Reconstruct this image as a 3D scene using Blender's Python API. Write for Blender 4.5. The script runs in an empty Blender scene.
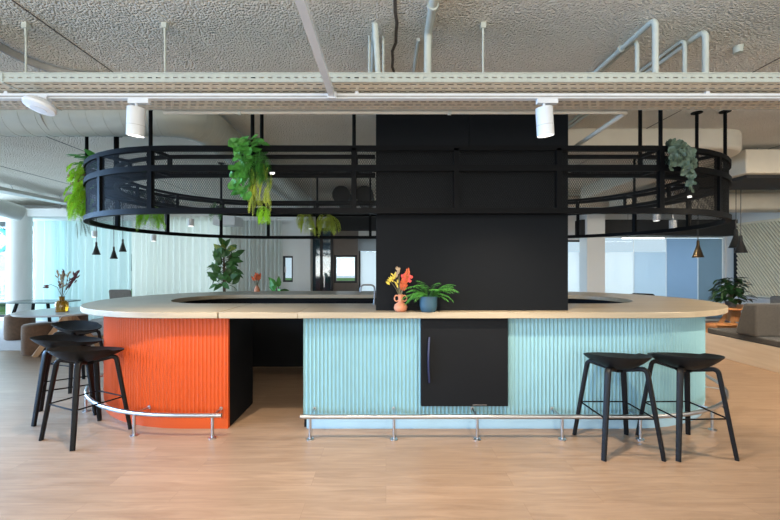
import bpy, bmesh, math, random
from math import pi, sin, cos, radians as R
from mathutils import Vector, Matrix

random.seed(7)
S = bpy.context.scene
C = S.collection

# ------------------------------------------------------------------ camera
cam_d = bpy.data.cameras.new('camera')
cam = bpy.data.objects.new('camera', cam_d)
C.objects.link(cam)
CZ, FX, VX, VY = 1.512, 385.0, 386.0, 267.0
cam.location = (0, 0, CZ)
cam.rotation_euler = (R(90), 0, 0)
cam_d.sensor_width = 36.0
cam_d.lens = 36.0 * FX / 780.0
cam_d.shift_x = (390 - VX) / 780.0
cam_d.shift_y = (VY - 260) / 780.0
cam_d.clip_start = 0.05
S.camera = cam

# ------------------------------------------------------------------ world, light, exposure
S.view_settings.view_transform = 'Standard'
S.view_settings.look = 'None'
S.view_settings.gamma = 1.0
S.view_settings.use_curve_mapping = False
S.view_settings.exposure = 0.0
W = bpy.data.worlds.new('sky'); S.world = W
W.use_nodes = True
bg = W.node_tree.nodes['Background']
bg.inputs[0].default_value = (0.70, 0.88, 1.0, 1)
bg.inputs[1].default_value = .9
S.cycles.use_denoising = True
S.cycles.max_bounces = 8
S.cycles.diffuse_bounces = 4
S.cycles.transparent_max_bounces = 16
S.cycles.sample_clamp_indirect = 6.0


def area(name, loc, rot, sx, sy, power, col):
    d = bpy.data.lights.new(name, 'AREA')
    d.shape = 'RECTANGLE'; d.size = sx; d.size_y = sy; d.energy = power; d.color = col
    o = bpy.data.objects.new(name, d); C.objects.link(o)
    o.location = loc; o.rotation_euler = rot
    return o

# daylight through the glazed sides of the room (outside the panes); side and front ones are added
area('side_fill_light', (-7.1, 0.6, 2.0), (0, R(-54), 0), 2.4, 8.6, 1350, (0.34, 0.60, 1.0)).data.spread = R(115)  # added blue light, set close to tint the floor at this end
area('daylight_far', (-12.5, 8.2, 1.7), (0, R(-104), 0), 2.7, 4.4, 800, (0.62, 0.82, 1.0))
area('daylight_street', (-8.0, 11.6, 1.7), (R(-90), 0, 0), 8.0, 2.8, 95, (0.80, 0.95, 1.0))
area('front_fill_light', (1.5, -4.6, 1.8), (R(138), 0, 0), 14.6, 2.6, 940, (1.0, 0.95, 0.85))  # unseen source added as frontal fill, tilted up to lift the ceiling
area('daylight_court', (4.0, 11.6, 1.4), (R(-90), 0, 0), 12.0, 2.2, 150, (0.85, 0.94, 1.0))

# ------------------------------------------------------------------ helpers
def at(px, py, y):
    return Vector(((px - VX) * y / FX, y, CZ - (py - VY) * y / FX))

def tag(o, label=None, cat=None, group=None, kind=None):
    if label: o['label'] = label
    if cat: o['category'] = cat
    if group: o['group'] = group
    if kind: o['kind'] = kind
    return o

def empty(name, loc, label=None, cat=None, group=None, rz=0.0):
    o = bpy.data.objects.new(name, None); C.objects.link(o)
    o.location = loc; o.rotation_euler = (0, 0, rz); o.empty_display_size = 0.1
    return tag(o, label, cat, group)

class MB:
    def __init__(s): s.v = []; s.f = []
    def add(s, vs, fs):
        b = len(s.v); s.v += [tuple(p) for p in vs]; s.f += [tuple(b + i for i in f) for f in fs]; return s
    def box(s, x0, x1, y0, y1, z0, z1):
        v = [(x0,y0,z0),(x1,y0,z0),(x1,y1,z0),(x0,y1,z0),(x0,y0,z1),(x1,y0,z1),(x1,y1,z1),(x0,y1,z1)]
        return s.add(v, [(0,3,2,1),(4,5,6,7),(0,1,5,4),(1,2,6,5),(2,3,7,6),(3,0,4,7)])
    def sweep(s, path, prof, closed=False, up=(0,0,1)):
        """prof: 2-D points (side, up) swept along path"""
        P = [Vector(p) for p in path]; n = len(P); m = len(prof); up = Vector(up); rings = []
        prev = None
        for i in range(n):
            a = P[(i-1) % n] if (closed or i > 0) else P[i]
            b = P[(i+1) % n] if (closed or i < n-1) else P[i]
            d1 = (P[i]-a); d2 = (b-P[i])
            t = ((d1.normalized() if d1.length > 1e-9 else Vector()) + (d2.normalized() if d2.length > 1e-9 else Vector()))
            if t.length < 1e-9: t = b - a
            t.normalize()
            u = up
            if abs(t.dot(u)) > 0.95: u = prev if prev is not None and abs(t.dot(prev)) < .95 else Vector((1,0,0)) if abs(t.x) < .9 else Vector((0,1,0))
            sd = t.cross(u).normalized(); uu = sd.cross(t).normalized(); prev = uu
            k = 1.0
            if d1.length > 1e-9 and d2.length > 1e-9:
                c = max(-1, min(1, d1.normalized().dot(d2.normalized()))); k = 1/max(.5, math.sqrt((1+c)/2))
            rings.append([P[i] + sd*(p[0]*k) + uu*p[1] for p in prof])
        vs = [q for r in rings for q in r]; fs = []
        for i in range(n if closed else n-1):
            j = (i+1) % n
            for k in range(m):
                l = (k+1) % m
                fs.append((i*m+k, i*m+l, j*m+l, j*m+k))
        if not closed:
            fs.append(tuple(range(m))[::-1]); fs.append(tuple((n-1)*m+k for k in range(m)))
        return s.add(vs, fs)
    def tube(s, path, r, n=8, closed=False, radii=None):
        if radii is None:
            return s.sweep(path, [(r*cos(2*pi*k/n), r*sin(2*pi*k/n)) for k in range(n)], closed)
        P = [Vector(p) for p in path]; vs = []; fs = []; ref = None
        for i, p in enumerate(P):
            t = (P[min(i+1,len(P)-1)] - P[max(i-1,0)]).normalized()
            if ref is None: ref = Vector((1,0,0)) if abs(t.x) < .8 else Vector((0,1,0))
            sd = (ref - t*ref.dot(t)).normalized(); ref = sd; uu = t.cross(sd)
            vs += [p + (sd*cos(2*pi*k/n) + uu*sin(2*pi*k/n))*radii[i] for k in range(n)]
        for i in range(len(P)-1):
            for k in range(n):
                l = (k+1) % n
                fs.append((i*n+k, i*n+l, (i+1)*n+l, (i+1)*n+k))
        fs.append(tuple(range(n))[::-1]); fs.append(tuple((len(P)-1)*n+k for k in range(n)))
        return s.add(vs, fs)
    def bar(s, a, b, w, h=None):
        h = h or w
        return s.sweep([a, b], [(-w/2,-h/2),(w/2,-h/2),(w/2,h/2),(-w/2,h/2)])
    def lathe(s, prof, c=(0,0,0), n=24, axis='z'):
        """prof: (radius, height); a radius of 0 closes the end"""
        vs = []; fs = []; c = Vector(c)
        for r, h in prof:
            for k in range(n):
                a = 2*pi*k/n
                p = Vector((r*cos(a), r*sin(a), h))
                if axis == 'x': p = Vector((p.z, p.x, p.y))
                if axis == 'y': p = Vector((p.y, p.z, p.x))
                vs.append(c + p)
        for i in range(len(prof)-1):
            for k in range(n):
                l = (k+1) % n
                fs.append((i*n+k, i*n+l, (i+1)*n+l, (i+1)*n+k))
        if prof[0][0] > 1e-6: fs.append(tuple(range(n))[::-1])
        if prof[-1][0] > 1e-6: fs.append(tuple((len(prof)-1)*n+k for k in range(n)))
        return s.add(vs, fs)
    def prism(s, pts, z0, z1):
        n = len(pts)
        v = [(p[0],p[1],z0) for p in pts] + [(p[0],p[1],z1) for p in pts]
        return s.add(v, [tuple(range(n))[::-1], tuple(range(n,2*n))] + [(i,(i+1)%n,n+(i+1)%n,n+i) for i in range(n)])
    def build(s, name, mat, parent=None, smooth=35, bevel=0, loc=None):
        me = bpy.data.meshes.new(name)
        me.from_pydata(s.v, [], s.f); me.update()
        bm = bmesh.new(); bm.from_mesh(me)
        bmesh.ops.remove_doubles(bm, verts=bm.verts, dist=1e-6)
        bmesh.ops.recalc_face_normals(bm, faces=bm.faces)
        bm.to_mesh(me); bm.free()
        if smooth:
            for p in me.polygons: p.use_smooth = True
            me.set_sharp_from_angle(angle=R(smooth))
        o = bpy.data.objects.new(name, me); C.objects.link(o)
        me.materials.append(mat)
        if bevel:
            m = o.modifiers.new('bevel', 'BEVEL'); m.width = bevel; m.segments = 2; m.limit_method = 'ANGLE'; m.angle_limit = R(40)
        if parent is not None: o.parent = parent
        if loc is not None: o.location = loc
        return o

def copy_tree(o, parent=None):
    c = o.copy(); C.objects.link(c); c.parent = parent
    for ch in list(o.children): copy_tree(ch, c)
    return c

def rrect(w, h, r, n=5):
    out = []
    for cx, cy, a0 in ((w/2-r,h/2-r,0),(-w/2+r,h/2-r,90),(-w/2+r,-h/2+r,180),(w/2-r,-h/2+r,270)):
        for k in range(n+1):
            a = R(a0 + 90*k/n); out.append((cx+r*cos(a), cy+r*sin(a)))
    return out

def arcpath(pts, r, n=6):
    """polyline with its corners rounded by radius r"""
    P = [Vector(p) for p in pts]; out = [P[0]]
    for i in range(1, len(P)-1):
        a = (P[i-1]-P[i]).normalized(); b = (P[i+1]-P[i]).normalized()
        p0 = P[i]+a*r; p1 = P[i]+b*r
        for k in range(n+1):
            t = k/n; out.append(p0*(1-t)**2 + P[i]*2*t*(1-t) + p1*t*t)
    out.append(P[-1]); return out

# ------------------------------------------------------------------ materials
def mat(name, col, rough=0.5, metal=0.0, spec=0.5, var=0.0, vscale=6.0, bump=0.0, bscale=40.0, trans=0.0, coat=0.0, emit=None, es=0.0, sheen=0.0, bdist=0.01):
    m = bpy.data.materials.new(name); m.use_nodes = True
    nt = m.node_tree; N = nt.nodes; L = nt.links
    b = N['Principled BSDF']
    b.inputs['Base Color'].default_value = (*col, 1)
    b.inputs['Roughness'].default_value = rough
    b.inputs['Metallic'].default_value = metal
    b.inputs['Specular IOR Level'].default_value = spec
    b.inputs['Transmission Weight'].default_value = trans
    b.inputs['Coat Weight'].default_value = coat
    b.inputs['Sheen Weight'].default_value = sheen
    if emit: b.inputs['Emission Color'].default_value = (*emit, 1); b.inputs['Emission Strength'].default_value = es
    tc = None
    if var or bump: tc = N.new('ShaderNodeTexCoord')
    if var:
        n = N.new('ShaderNodeTexNoise'); n.inputs['Scale'].default_value = vscale; n.inputs['Detail'].default_value = 4
        L.new(tc.outputs['Object'], n.inputs['Vector'])
        r = N.new('ShaderNodeValToRGB')
        r.color_ramp.elements[0].position = .3; r.color_ramp.elements[1].position = .7
        r.color_ramp.elements[0].color = (*[c*(1-var) for c in col], 1)
        r.color_ramp.elements[1].color = (*[min(1, c*(1+var)) for c in col], 1)
        L.new(n.outputs['Fac'], r.inputs['Fac']); L.new(r.outputs['Color'], b.inputs['Base Color'])
    if bump:
        n = N.new('ShaderNodeTexNoise'); n.inputs['Scale'].default_value = bscale; n.inputs['Detail'].default_value = 3
        L.new(tc.outputs['Object'], n.inputs['Vector'])
        u = N.new('ShaderNodeBump'); u.inputs['Strength'].default_value = bump; u.inputs['Distance'].default_value = bdist
        L.new(n.outputs['Fac'], u.inputs['Height']); L.new(u.outputs['Normal'], b.inputs['Normal'])
    return m

def wood(name, c1, c2, scale=(1.2, 14, 14), rough=.45, spec=.4):
    m = bpy.data.materials.new(name); m.use_nodes = True
    nt = m.node_tree; N = nt.nodes; L = nt.links; b = N['Principled BSDF']
    b.inputs['Roughness'].default_value = rough; b.inputs['Specular IOR Level'].default_value = spec
    tc = N.new('ShaderNodeTexCoord'); mp = N.new('ShaderNodeMapping'); mp.inputs['Scale'].default_value = scale
    L.new(tc.outputs['Object'], mp.inputs['Vector'])
    n = N.new('ShaderNodeTexNoise'); n.inputs['Scale'].default_value = 1.5; n.inputs['Detail'].default_value = 8; n.inputs['Distortion'].default_value = .6
    L.new(mp.outputs['Vector'], n.inputs['Vector'])
    r = N.new('ShaderNodeValToRGB'); r.color_ramp.elements[0].position = .3; r.color_ramp.elements[1].position = .72
    r.color_ramp.elements[0].color = (*c1, 1); r.color_ramp.elements[1].color = (*c2, 1)
    L.new(n.outputs['Fac'], r.inputs['Fac']); L.new(r.outputs['Color'], b.inputs['Base Color'])
    return m

def floor_mat():
    m = bpy.data.materials.new('oak_planks'); m.use_nodes = True
    nt = m.node_tree; N = nt.nodes; L = nt.links; b = N['Principled BSDF']
    tc = N.new('ShaderNodeTexCoord')
    br = N.new('ShaderNodeTexBrick'); br.offset = .37; br.inputs['Scale'].default_value = 1.0
    br.inputs['Brick Width'].default_value = 1.4; br.inputs['Row Height'].default_value = .19
    br.inputs['Mortar Size'].default_value = .0012; br.inputs['Mortar Smooth'].default_value = .3
    br.inputs['Color1'].default_value = (0.0,0.0,0.0,1); br.inputs['Color2'].default_value = (1,1,1,1); br.inputs['Mortar'].default_value = (.5,.5,.5,1)
    L.new(tc.outputs['Object'], br.inputs['Vector'])
    mp = N.new('ShaderNodeMapping'); mp.inputs['Scale'].default_value = (1.1, 11, 1)
    add = N.new('ShaderNodeVectorMath'); add.operation = 'MULTIPLY_ADD'
    L.new(br.outputs['Color'], add.inputs[0]); add.inputs[1].default_value = (7, 3, 0)
    L.new(tc.outputs['Object'], add.inputs[2]); L.new(add.outputs[0], mp.inputs['Vector'])
    n = N.new('ShaderNodeTexNoise'); n.inputs['Scale'].default_value = 1.6; n.inputs['Detail'].default_value = 9; n.inputs['Distortion'].default_value = 1.0; n.inputs['Roughness'].default_value = .6
    L.new(mp.outputs['Vector'], n.inputs['Vector'])
    r = N.new('ShaderNodeValToRGB'); r.color_ramp.elements[0].position = .28; r.color_ramp.elements[1].position = .7
    r.color_ramp.elements[0].color = (.20, .122, .074, 1); r.color_ramp.elements[1].color = (.305, .20, .127, 1)
    L.new(n.outputs['Fac'], r.inputs['Fac'])
    mx = N.new('ShaderNodeMix'); mx.data_type = 'RGBA'; mx.blend_type = 'MULTIPLY'
    L.new(r.outputs['Color'], mx.inputs['A'])
    r2 = N.new('ShaderNodeValToRGB'); r2.color_ramp.elements[0].color = (.90,.90,.90,1); r2.color_ramp.elements[1].color = (1,1,1,1)
    L.new(br.outputs['Color'], r2.inputs['Fac']); L.new(r2.outputs['Color'], mx.inputs['B']); mx.inputs['Factor'].default_value = 1
    m2 = N.new('ShaderNodeMix'); m2.data_type = 'RGBA'; m2.blend_type = 'MULTIPLY'
    L.new(mx.outputs['Result'], m2.inputs['A']); m2.inputs['B'].default_value = (.72,.68,.64,1); L.new(br.outputs['Fac'], m2.inputs['Factor'])
    L.new(m2.outputs['Result'], b.inputs['Base Color'])
    b.inputs['Roughness'].default_value = .36; b.inputs['Specular IOR Level'].default_value = .6
    return m

def ceiling_mat():
    m = bpy.data.materials.new('sprayed_ceiling'); m.use_nodes = True
    nt = m.node_tree; N = nt.nodes; L = nt.links; b = N['Principled BSDF']
    b.inputs['Roughness'].default_value = .95; b.inputs['Specular IOR Level'].default_value = .1
    tc = N.new('ShaderNodeTexCoord')
    n = N.new('ShaderNodeTexNoise'); n.inputs['Scale'].default_value = 52; n.inputs['Detail'].default_value = 5; n.inputs['Roughness'].default_value = .6
    v = N.new('ShaderNodeTexVoronoi'); v.inputs['Scale'].default_value = 60
    L.new(tc.outputs['Object'], n.inputs['Vector']); L.new(tc.outputs['Object'], v.inputs['Vector'])
    ad = N.new('ShaderNodeMath'); ad.operation = 'SUBTRACT'; L.new(n.outputs['Fac'], ad.inputs[0]); L.new(v.outputs['Distance'], ad.inputs[1])
    bp = N.new('ShaderNodeBump'); bp.inputs['Strength'].default_value = 1.0; bp.inputs['Distance'].default_value = .03
    L.new(ad.outputs[0], bp.inputs['Height']); L.new(bp.outputs['Normal'], b.inputs['Normal'])
    n2 = N.new('ShaderNodeTexNoise'); n2.inputs['Scale'].default_value = 1.1; n2.inputs['Detail'].default_value = 3
    L.new(tc.outputs['Object'], n2.inputs['Vector'])
    r = N.new('ShaderNodeValToRGB'); r.color_ramp.elements[0].position = .3; r.color_ramp.elements[1].position = .7
    r.color_ramp.elements[0].color = (.84,.78,.67,1); r.color_ramp.elements[1].color = (.93,.88,.78,1)
    L.new(n2.outputs['Fac'], r.inputs['Fac']); L.new(r.outputs['Color'], b.inputs['Base Color'])
    return m

def curtain_mat(name, col, tr):
    m = bpy.data.materials.new(name); m.use_nodes = True
    nt = m.node_tree; N = nt.nodes; L = nt.links
    for n in list(N): N.remove(n)
    out = N.new('ShaderNodeOutputMaterial')
    d = N.new('ShaderNodeBsdfDiffuse'); d.inputs[0].default_value = (*col, 1)
    t = N.new('ShaderNodeBsdfTranslucent'); t.inputs[0].default_value = (*col, 1)
    p = N.new('ShaderNodeBsdfTransparent'); p.inputs[0].default_value = (*col, 1)
    a = N.new('ShaderNodeMixShader'); a.inputs[0].default_value = .62
    c = N.new('ShaderNodeMixShader'); c.inputs[0].default_value = tr
    L.new(d.outputs[0], a.inputs[1]); L.new(t.outputs[0], a.inputs[2])
    L.new(a.outputs[0], c.inputs[1]); L.new(p.outputs[0], c.inputs[2]); L.new(c.outputs[0], out.inputs[0])
    return m

def glass_mat(name, col=(1,1,1), gloss=.08, rough=.02, frost=0.0, fcol=(1,1,1)):
    m = bpy.data.materials.new(name); m.use_nodes = True
    nt = m.node_tree; N = nt.nodes; L = nt.links
    for n in list(N): N.remove(n)
    out = N.new('ShaderNodeOutputMaterial')
    p = N.new('ShaderNodeBsdfTransparent'); p.inputs[0].default_value = (*col, 1)
    g = N.new('ShaderNodeBsdfGlossy'); g.inputs['Roughness'].default_value = rough
    a = N.new('ShaderNodeMixShader'); a.inputs[0].default_value = gloss
    L.new(p.outputs[0], a.inputs[1]); L.new(g.outputs[0], a.inputs[2])
    last = a
    if frost:
        t = N.new('ShaderNodeBsdfTranslucent'); t.inputs[0].default_value = (*fcol, 1)
        d = N.new('ShaderNodeBsdfDiffuse'); d.inputs[0].default_value = (*fcol, 1)
        k = N.new('ShaderNodeMixShader'); k.inputs[0].default_value = .25
        L.new(t.outputs[0], k.inputs[1]); L.new(d.outputs[0], k.inputs[2])
        f = N.new('ShaderNodeMixShader'); f.inputs[0].default_value = frost
        L.new(a.outputs[0], f.inputs[1]); L.new(k.outputs[0], f.inputs[2]); last = f
    L.new(last.outputs[0], out.inputs[0])
    return m

M = dict(
    floor=floor_mat(), ceiling=ceiling_mat(),
    wall=mat('white_paint', (.72,.72,.70), .8, bump=.05, bscale=90),
    taupe=mat('taupe_paint', (.20,.17,.15), .8, var=.05),
    black=mat('black_matt_panel', (.0075,.008,.009), .6, spec=.08, var=.06, vscale=3),
    charcoal=mat('charcoal_cladding', (.006,.0068,.008), .6, spec=.06, var=.05, vscale=2),
    black_metal=mat('black_powder_coat', (.004,.004,.0043), .5, spec=.05, bump=.02, bscale=300),
    wire=mat('black_wire', (.007,.007,.007), .6, spec=.2),
    stool=mat('black_stool_shell', (.008,.0075,.007), .5, spec=.15, bump=.03, bscale=400),
    stool_wood=mat('black_stained_wood', (.006,.0055,.0055), .45, spec=.15, var=.2, vscale=30),
    steel=mat('brushed_steel', (.47,.47,.48), .28, metal=1, bump=.02, bscale=200),
    galv=mat('galvanised_duct', (.55,.57,.54), .42, metal=.35, var=.06, vscale=4),
    duct=mat('pale_grey_duct', (.40,.40,.34), .5, metal=.15, var=.05, vscale=3),
    beige=mat('beige_painted_duct', (.58,.52,.42), .6, var=.04),
    tray=mat('pale_green_grey_tray', (.42,.44,.385), .5, var=.04, vscale=5),
    traybase=mat('beige_tray_sheet', (.60,.53,.41), .55, var=.05, vscale=5),
    pipe=mat('pale_conduit', (.50,.52,.46), .5, var=.05, vscale=8),
    beigepipe=mat('cream_pipe', (.58,.55,.46), .5, var=.05, vscale=8),
    white=mat('white_enamel', (.66,.67,.68), .35, bump=.01, bscale=200),
    orange=mat('orange_lacquer', (.46,.062,.007), .42, spec=.35, var=.03, vscale=4),
    blue=mat('pale_turquoise_lacquer', (.185,.34,.38), .38, spec=.35, var=.03, vscale=4),
    blueplinth=mat('pale_blue_plinth', (.26,.40,.50), .45, spec=.35, var=.02),
    top=wood('pale_wood_laminate', (.27,.215,.145), (.35,.285,.195), (.8,10,10), .40, .4),
    topedge=wood('pale_wood_edge', (.56,.44,.29), (.66,.53,.37), (.8,10,10), .45, .4),
    navy=mat('dark_navy_handle', (.012,.018,.06), .4, bump=.02, bscale=100),
    amber=mat('amber_glass', (.42,.22,.015), .08, trans=.55, coat=.3, var=.1),
    terracotta=mat('terracotta', (.50,.19,.095), .7, var=.06, bump=.05, bscale=80),
    bluepot=mat('slate_blue_pot', (.020,.062,.092), .55, var=.05, bump=.03, bscale=120),
    darkpot=mat('dark_pot', (.05,.05,.05), .6, var=.1),
    leaf=mat('green_leaf', (.07,.27,.04), .5, var=.35, vscale=20),
    leafbright=mat('bright_green_leaf', (.30,.58,.03), .5, var=.3, vscale=16),
    leafyellow=mat('yellow_green_leaf', (.48,.55,.07), .5, var=.3, vscale=16),
    leafmid=mat('mid_green_leaf', (.045,.14,.03), .45, var=.35, vscale=18),
    leafyoung=mat('young_leaf', (.24,.30,.05), .5, var=.3, vscale=16),
    leafdark=mat('dark_green_leaf', (.012,.042,.012), .45, var=.35, vscale=18),
    fern=mat('fern_green', (.06,.24,.03), .55, var=.3, vscale=24),
    eucalyptus=mat('grey_green_leaf', (.070,.105,.070), .6, var=.5, vscale=18),
    driedpink=mat('dried_pink_bud', (.30,.13,.10), .8, var=.2),
    burgundy=mat('dried_burgundy_grass', (.11,.025,.035), .85, var=.3, vscale=40),
    driedtan=mat('dried_tan_grass', (.38,.27,.16), .85, var=.25, vscale=40),
    flowerorange=mat('burnt_orange_bloom', (.52,.10,.03), .8, var=.3, vscale=40),
    floweryellow=mat('yellow_bloom', (.62,.47,.06), .8, var=.2, vscale=40),
    flowerred=mat('coral_red_card', (.66,.08,.07), .7, var=.15, vscale=40),
    stem=mat('brown_stem', (.12,.10,.05), .7, var=.2),
    bark=mat('bark', (.11,.07,.04), .8, var=.3, vscale=20),
    woodtable=wood('orange_oak', (.42,.18,.06), (.55,.26,.10), (1,9,9), .45),
    woodleg=wood('oak_leg', (.40,.24,.13), (.52,.33,.19), (8,8,1), .5),
    whitetop=mat('pale_laminate', (.38,.38,.37), .3, var=.02),
    darktop=mat('dark_green_laminate', (.09,.13,.13), .22, var=.04),
    pouf=mat('brown_pouf_fabric', (.13,.072,.042), .9, var=.15, vscale=20, bump=.3, bscale=250, sheen=.2),
    sofa=mat('grey_brown_fabric', (.055,.048,.041), .95, var=.12, vscale=30, bump=.3, bscale=300, sheen=.15),
    greyfab=mat('grey_fabric', (.20,.19,.18), .9, var=.1, vscale=30, bump=.2, bscale=300),
    palefab=mat('pale_fabric', (.60,.61,.63), .9, var=.05, vscale=30, bump=.2, bscale=300),
    platform=wood('pale_oak_platform', (.62,.47,.33), (.70,.56,.42), (10,1.0,10), .5),
    slat=mat('cream_ribbed_panel', (.76,.70,.54), .7, var=.04),
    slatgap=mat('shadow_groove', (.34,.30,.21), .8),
    lamp=mat('lit_lamp_glass', (1,1,1), .5, emit=(1,.93,.82), es=9.0),
    led=mat('lit_downlight', (1,1,1), .5, emit=(1,.96,.9), es=3.0),
    shade=mat('black_pendant', (.015,.014,.013), .4, spec=.5),
    bronze=mat('bronze_pendant', (.06,.04,.022), .35, metal=.7, var=.1),
    copper=mat('copper_lining', (.45,.20,.10), .35, metal=.6),
    darkframe=mat('dark_window_frame', (.014,.016,.020), .45, spec=.4),
    fascia=mat('black_bulkhead', (.014,.014,.014), .8, var=.1),
    carpet=mat('pale_lilac_carpet', (.40,.39,.43), .95, var=.06, vscale=40, bump=.25, bscale=300),
    glass=glass_mat('clear_glass', (.97,.99,1), .05),
    frost=glass_mat('frosted_film', (.9,.96,1), .06, .25, .86, (.66,.80,.90)),
    film0=glass_mat('pale_film', (.95,.98,1), .06, .25, .9, (.82,.85,.88)),
    film1=glass_mat('painted_backlight_light_blue', (.9,.96,1), .06, .25, .9, (.60,.68,.76)),  # tints from here on paint the outside light's fade to blue
    film2=glass_mat('painted_backlight_blue', (.8,.9,1), .06, .25, .92, (.38,.48,.60)),
    film3=glass_mat('painted_backlight_grey_blue', (.8,.9,.95), .06, .25, .92, (.29,.36,.42)),
    tintglass=glass_mat('tinted_glass', (.45,.58,.66), .12, .05),
    curtain=curtain_mat('white_sheer', (.84,.86,.83), .03),
    curtain_aqualit=curtain_mat('aqua_lit_sheer', (.72,.85,.86), .05),  # aqua of the light through the glazing, painted into the cloth
    roller=curtain_mat('grey_roller_fabric', (.45,.47,.49), .02),
    tap=mat('dark_brushed_metal', (.16,.16,.165), .3, metal=.8, bump=.02, bscale=200),
    turquoise=mat('turquoise_vinyl', (.10,.55,.60), .5, var=.03),
    lawn=mat('lawn', (.10,.25,.04), .95, var=.3, vscale=3),
    hedge=mat('hedge_leaf', (.10,.28,.05), .9, var=.4, vscale=5, bump=.6, bscale=8),
    facade=mat('pale_facade', (.70,.72,.72), .8, var=.05),
    darkglass=mat('dark_street_pane', (.10,.14,.16), .2),
    rubber=mat('grey_flex_conduit', (.30,.29,.27), .6, var=.1, vscale=20),
    patch=mat('dark_seam_filler', (.10,.085,.07), .95, var=.4, vscale=30),
)

# ------------------------------------------------------------------ the setting
CEIL = 3.24
X0, X1, Y0, Y1 = -12.0, 9.55, -4.2, 10.8

def wall_with_holes(name, axis, c, thick, a0, a1, z0, z1, holes, m):
    """axis 'x': wall runs along x at y=c..c+thick ; 'y': runs along y at x=c..c+thick"""
    b = MB()
    xs = sorted({a0, a1, *[h[0] for h in holes], *[h[1] for h in holes]})
    zs = sorted({z0, z1, *[h[2] for h in holes], *[h[3] for h in holes]})
    for i in range(len(xs)-1):
        for j in range(len(zs)-1):
            xm = (xs[i]+xs[i+1])/2; zm = (zs[j]+zs[j+1])/2
            if any(h[0] < xm < h[1] and h[2] < zm < h[3] for h in holes): continue
            if axis == 'x': b.box(xs[i], xs[i+1], c, c+thick, zs[j], zs[j+1])
            else: b.box(c, c+thick, xs[i], xs[i+1], zs[j], zs[j+1])
    return tag(b.build(name, m, smooth=0), kind='structure')

b = MB(); b.box(X0-.2, X1+.2, Y0-.2, Y1+.2, -.12, 0)
tag(b.build('floor', M['floor'], smooth=0), kind='structure')
b = MB(); b.box(X0-.2, X1+.2, Y0-.2, Y1+.2, CEIL, CEIL+.15)
ceil = tag(b.build('ceiling', M['ceiling'], smooth=0), kind='structure')
# joints between the ceiling planks: thin filled grooves, one of them cracked
def seam(x, wob, w, name='trim_1'):
    b = MB(); pts = []
    y = -1.0
    while y < 10.7:
        pts.append((x + random.uniform(-wob, wob), y, CEIL-.001)); y += .12 if wob > .004 else .6
    b.sweep(pts, [(-w/2,-.003),(w/2,-.003),(w/2,.003),(-w/2,.003)])
    return tag(b.build(name, M['patch'], smooth=0), kind='structure')
for i, (x, wob, w) in enumerate(((-6.6,.001,.008),(-4.5,.001,.008),(-2.42,.001,.008),(.06,.022,.022),(3.25,.001,.008),(5.6,.001,.008))):
    seam(x, wob, w, 'trim_%d' % (i+1))

# carpet zone under the lounge tables
b = MB(); b.prism([(-11.9,6.6),(-6.6,6.95),(-5.2,8.0),(-5.0,10.7),(-11.9,10.7)], .0, .008)
tag(b.build('floor_carpet', M['carpet'], smooth=0), kind='structure')

Bx = lambda px: (px - VX) * Y1 / FX           # pixel column on the back wall -> x
Bz = lambda py: CZ - (py - VY) * Y1 / FX
win = [(-11.7, Bx(228), .10, 2.90),            # curtained glazing
       (Bx(283), Bx(293.5), Bz(282), Bz(256)),
       (Bx(334), Bx(357), Bz(283), Bz(255)),
       (Bx(358.5), 5.55, .05, Bz(240)),        # bright doorway side, runs behind the black column
       (6.05, 9.50, .05, 2.37)]
wall_with_holes('wall_back', 'x', Y1, .2, X0-.2, X1+.2, 0, CEIL, win, M['wall'])
wall_with_holes('wall_left', 'y', X0-.2, .2, 5.6, Y1, 0, CEIL, [(6.0, 10.4, .1, 2.95)], M['wall'])
wall_with_holes('wall_added_side', 'y', -6.8, .2, Y0, 5.6, 0, CEIL, [(-3.7, 4.9, .1, 2.95)], M['wall'])  # unseen wall step, added to bring the blue side light nearer
wall_with_holes('wall_added_return', 'x', 5.5, .1, -12.0, -6.8, 0, CEIL, [], M['wall'])  # unseen return closing the added wall step
wall_with_holes('wall_right', 'y', X1, .2, Y0, Y1, 0, CEIL, [], M['wall'])
wall_with_holes('wall_front', 'x', Y0-.2, .2, -6.8, X1+.2, 0, CEIL, [(-5.8, 8.8, .3, 3.0)], M['wall'])  # opening added out of view to let in the front fill

def window(n, x0, x1, z0, z1, y, mull, fw=.06, pane='glass', axis='x', frame='darkframe'):
    b = MB()
    f = lambda a0,a1,c0,c1: b.box(a0,a1,y-.03,y+.05,c0,c1) if axis == 'x' else b.box(y-.03,y+.05,a0,a1,c0,c1)
    f(x0,x1,z0,z0+fw); f(x0,x1,z1-fw,z1); f(x0,x0+fw,z0+fw,z1-fw); f(x1-fw,x1,z0+fw,z1-fw)
    for k in mull: f(k-fw/2,k+fw/2,z0+fw,z1-fw)
    o = tag(b.build('window_%d' % n, M[frame], smooth=0), kind='structure')
    b = MB()
    if axis == 'x': b.box(x0+fw,x1-fw,y+.005,y+.013,z0+fw,z1-fw)
    else: b.box(y+.005,y+.013,x0+fw,x1-fw,z0+fw,z1-fw)
    b.build('pane', M[pane], o, smooth=0)
    return o

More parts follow.
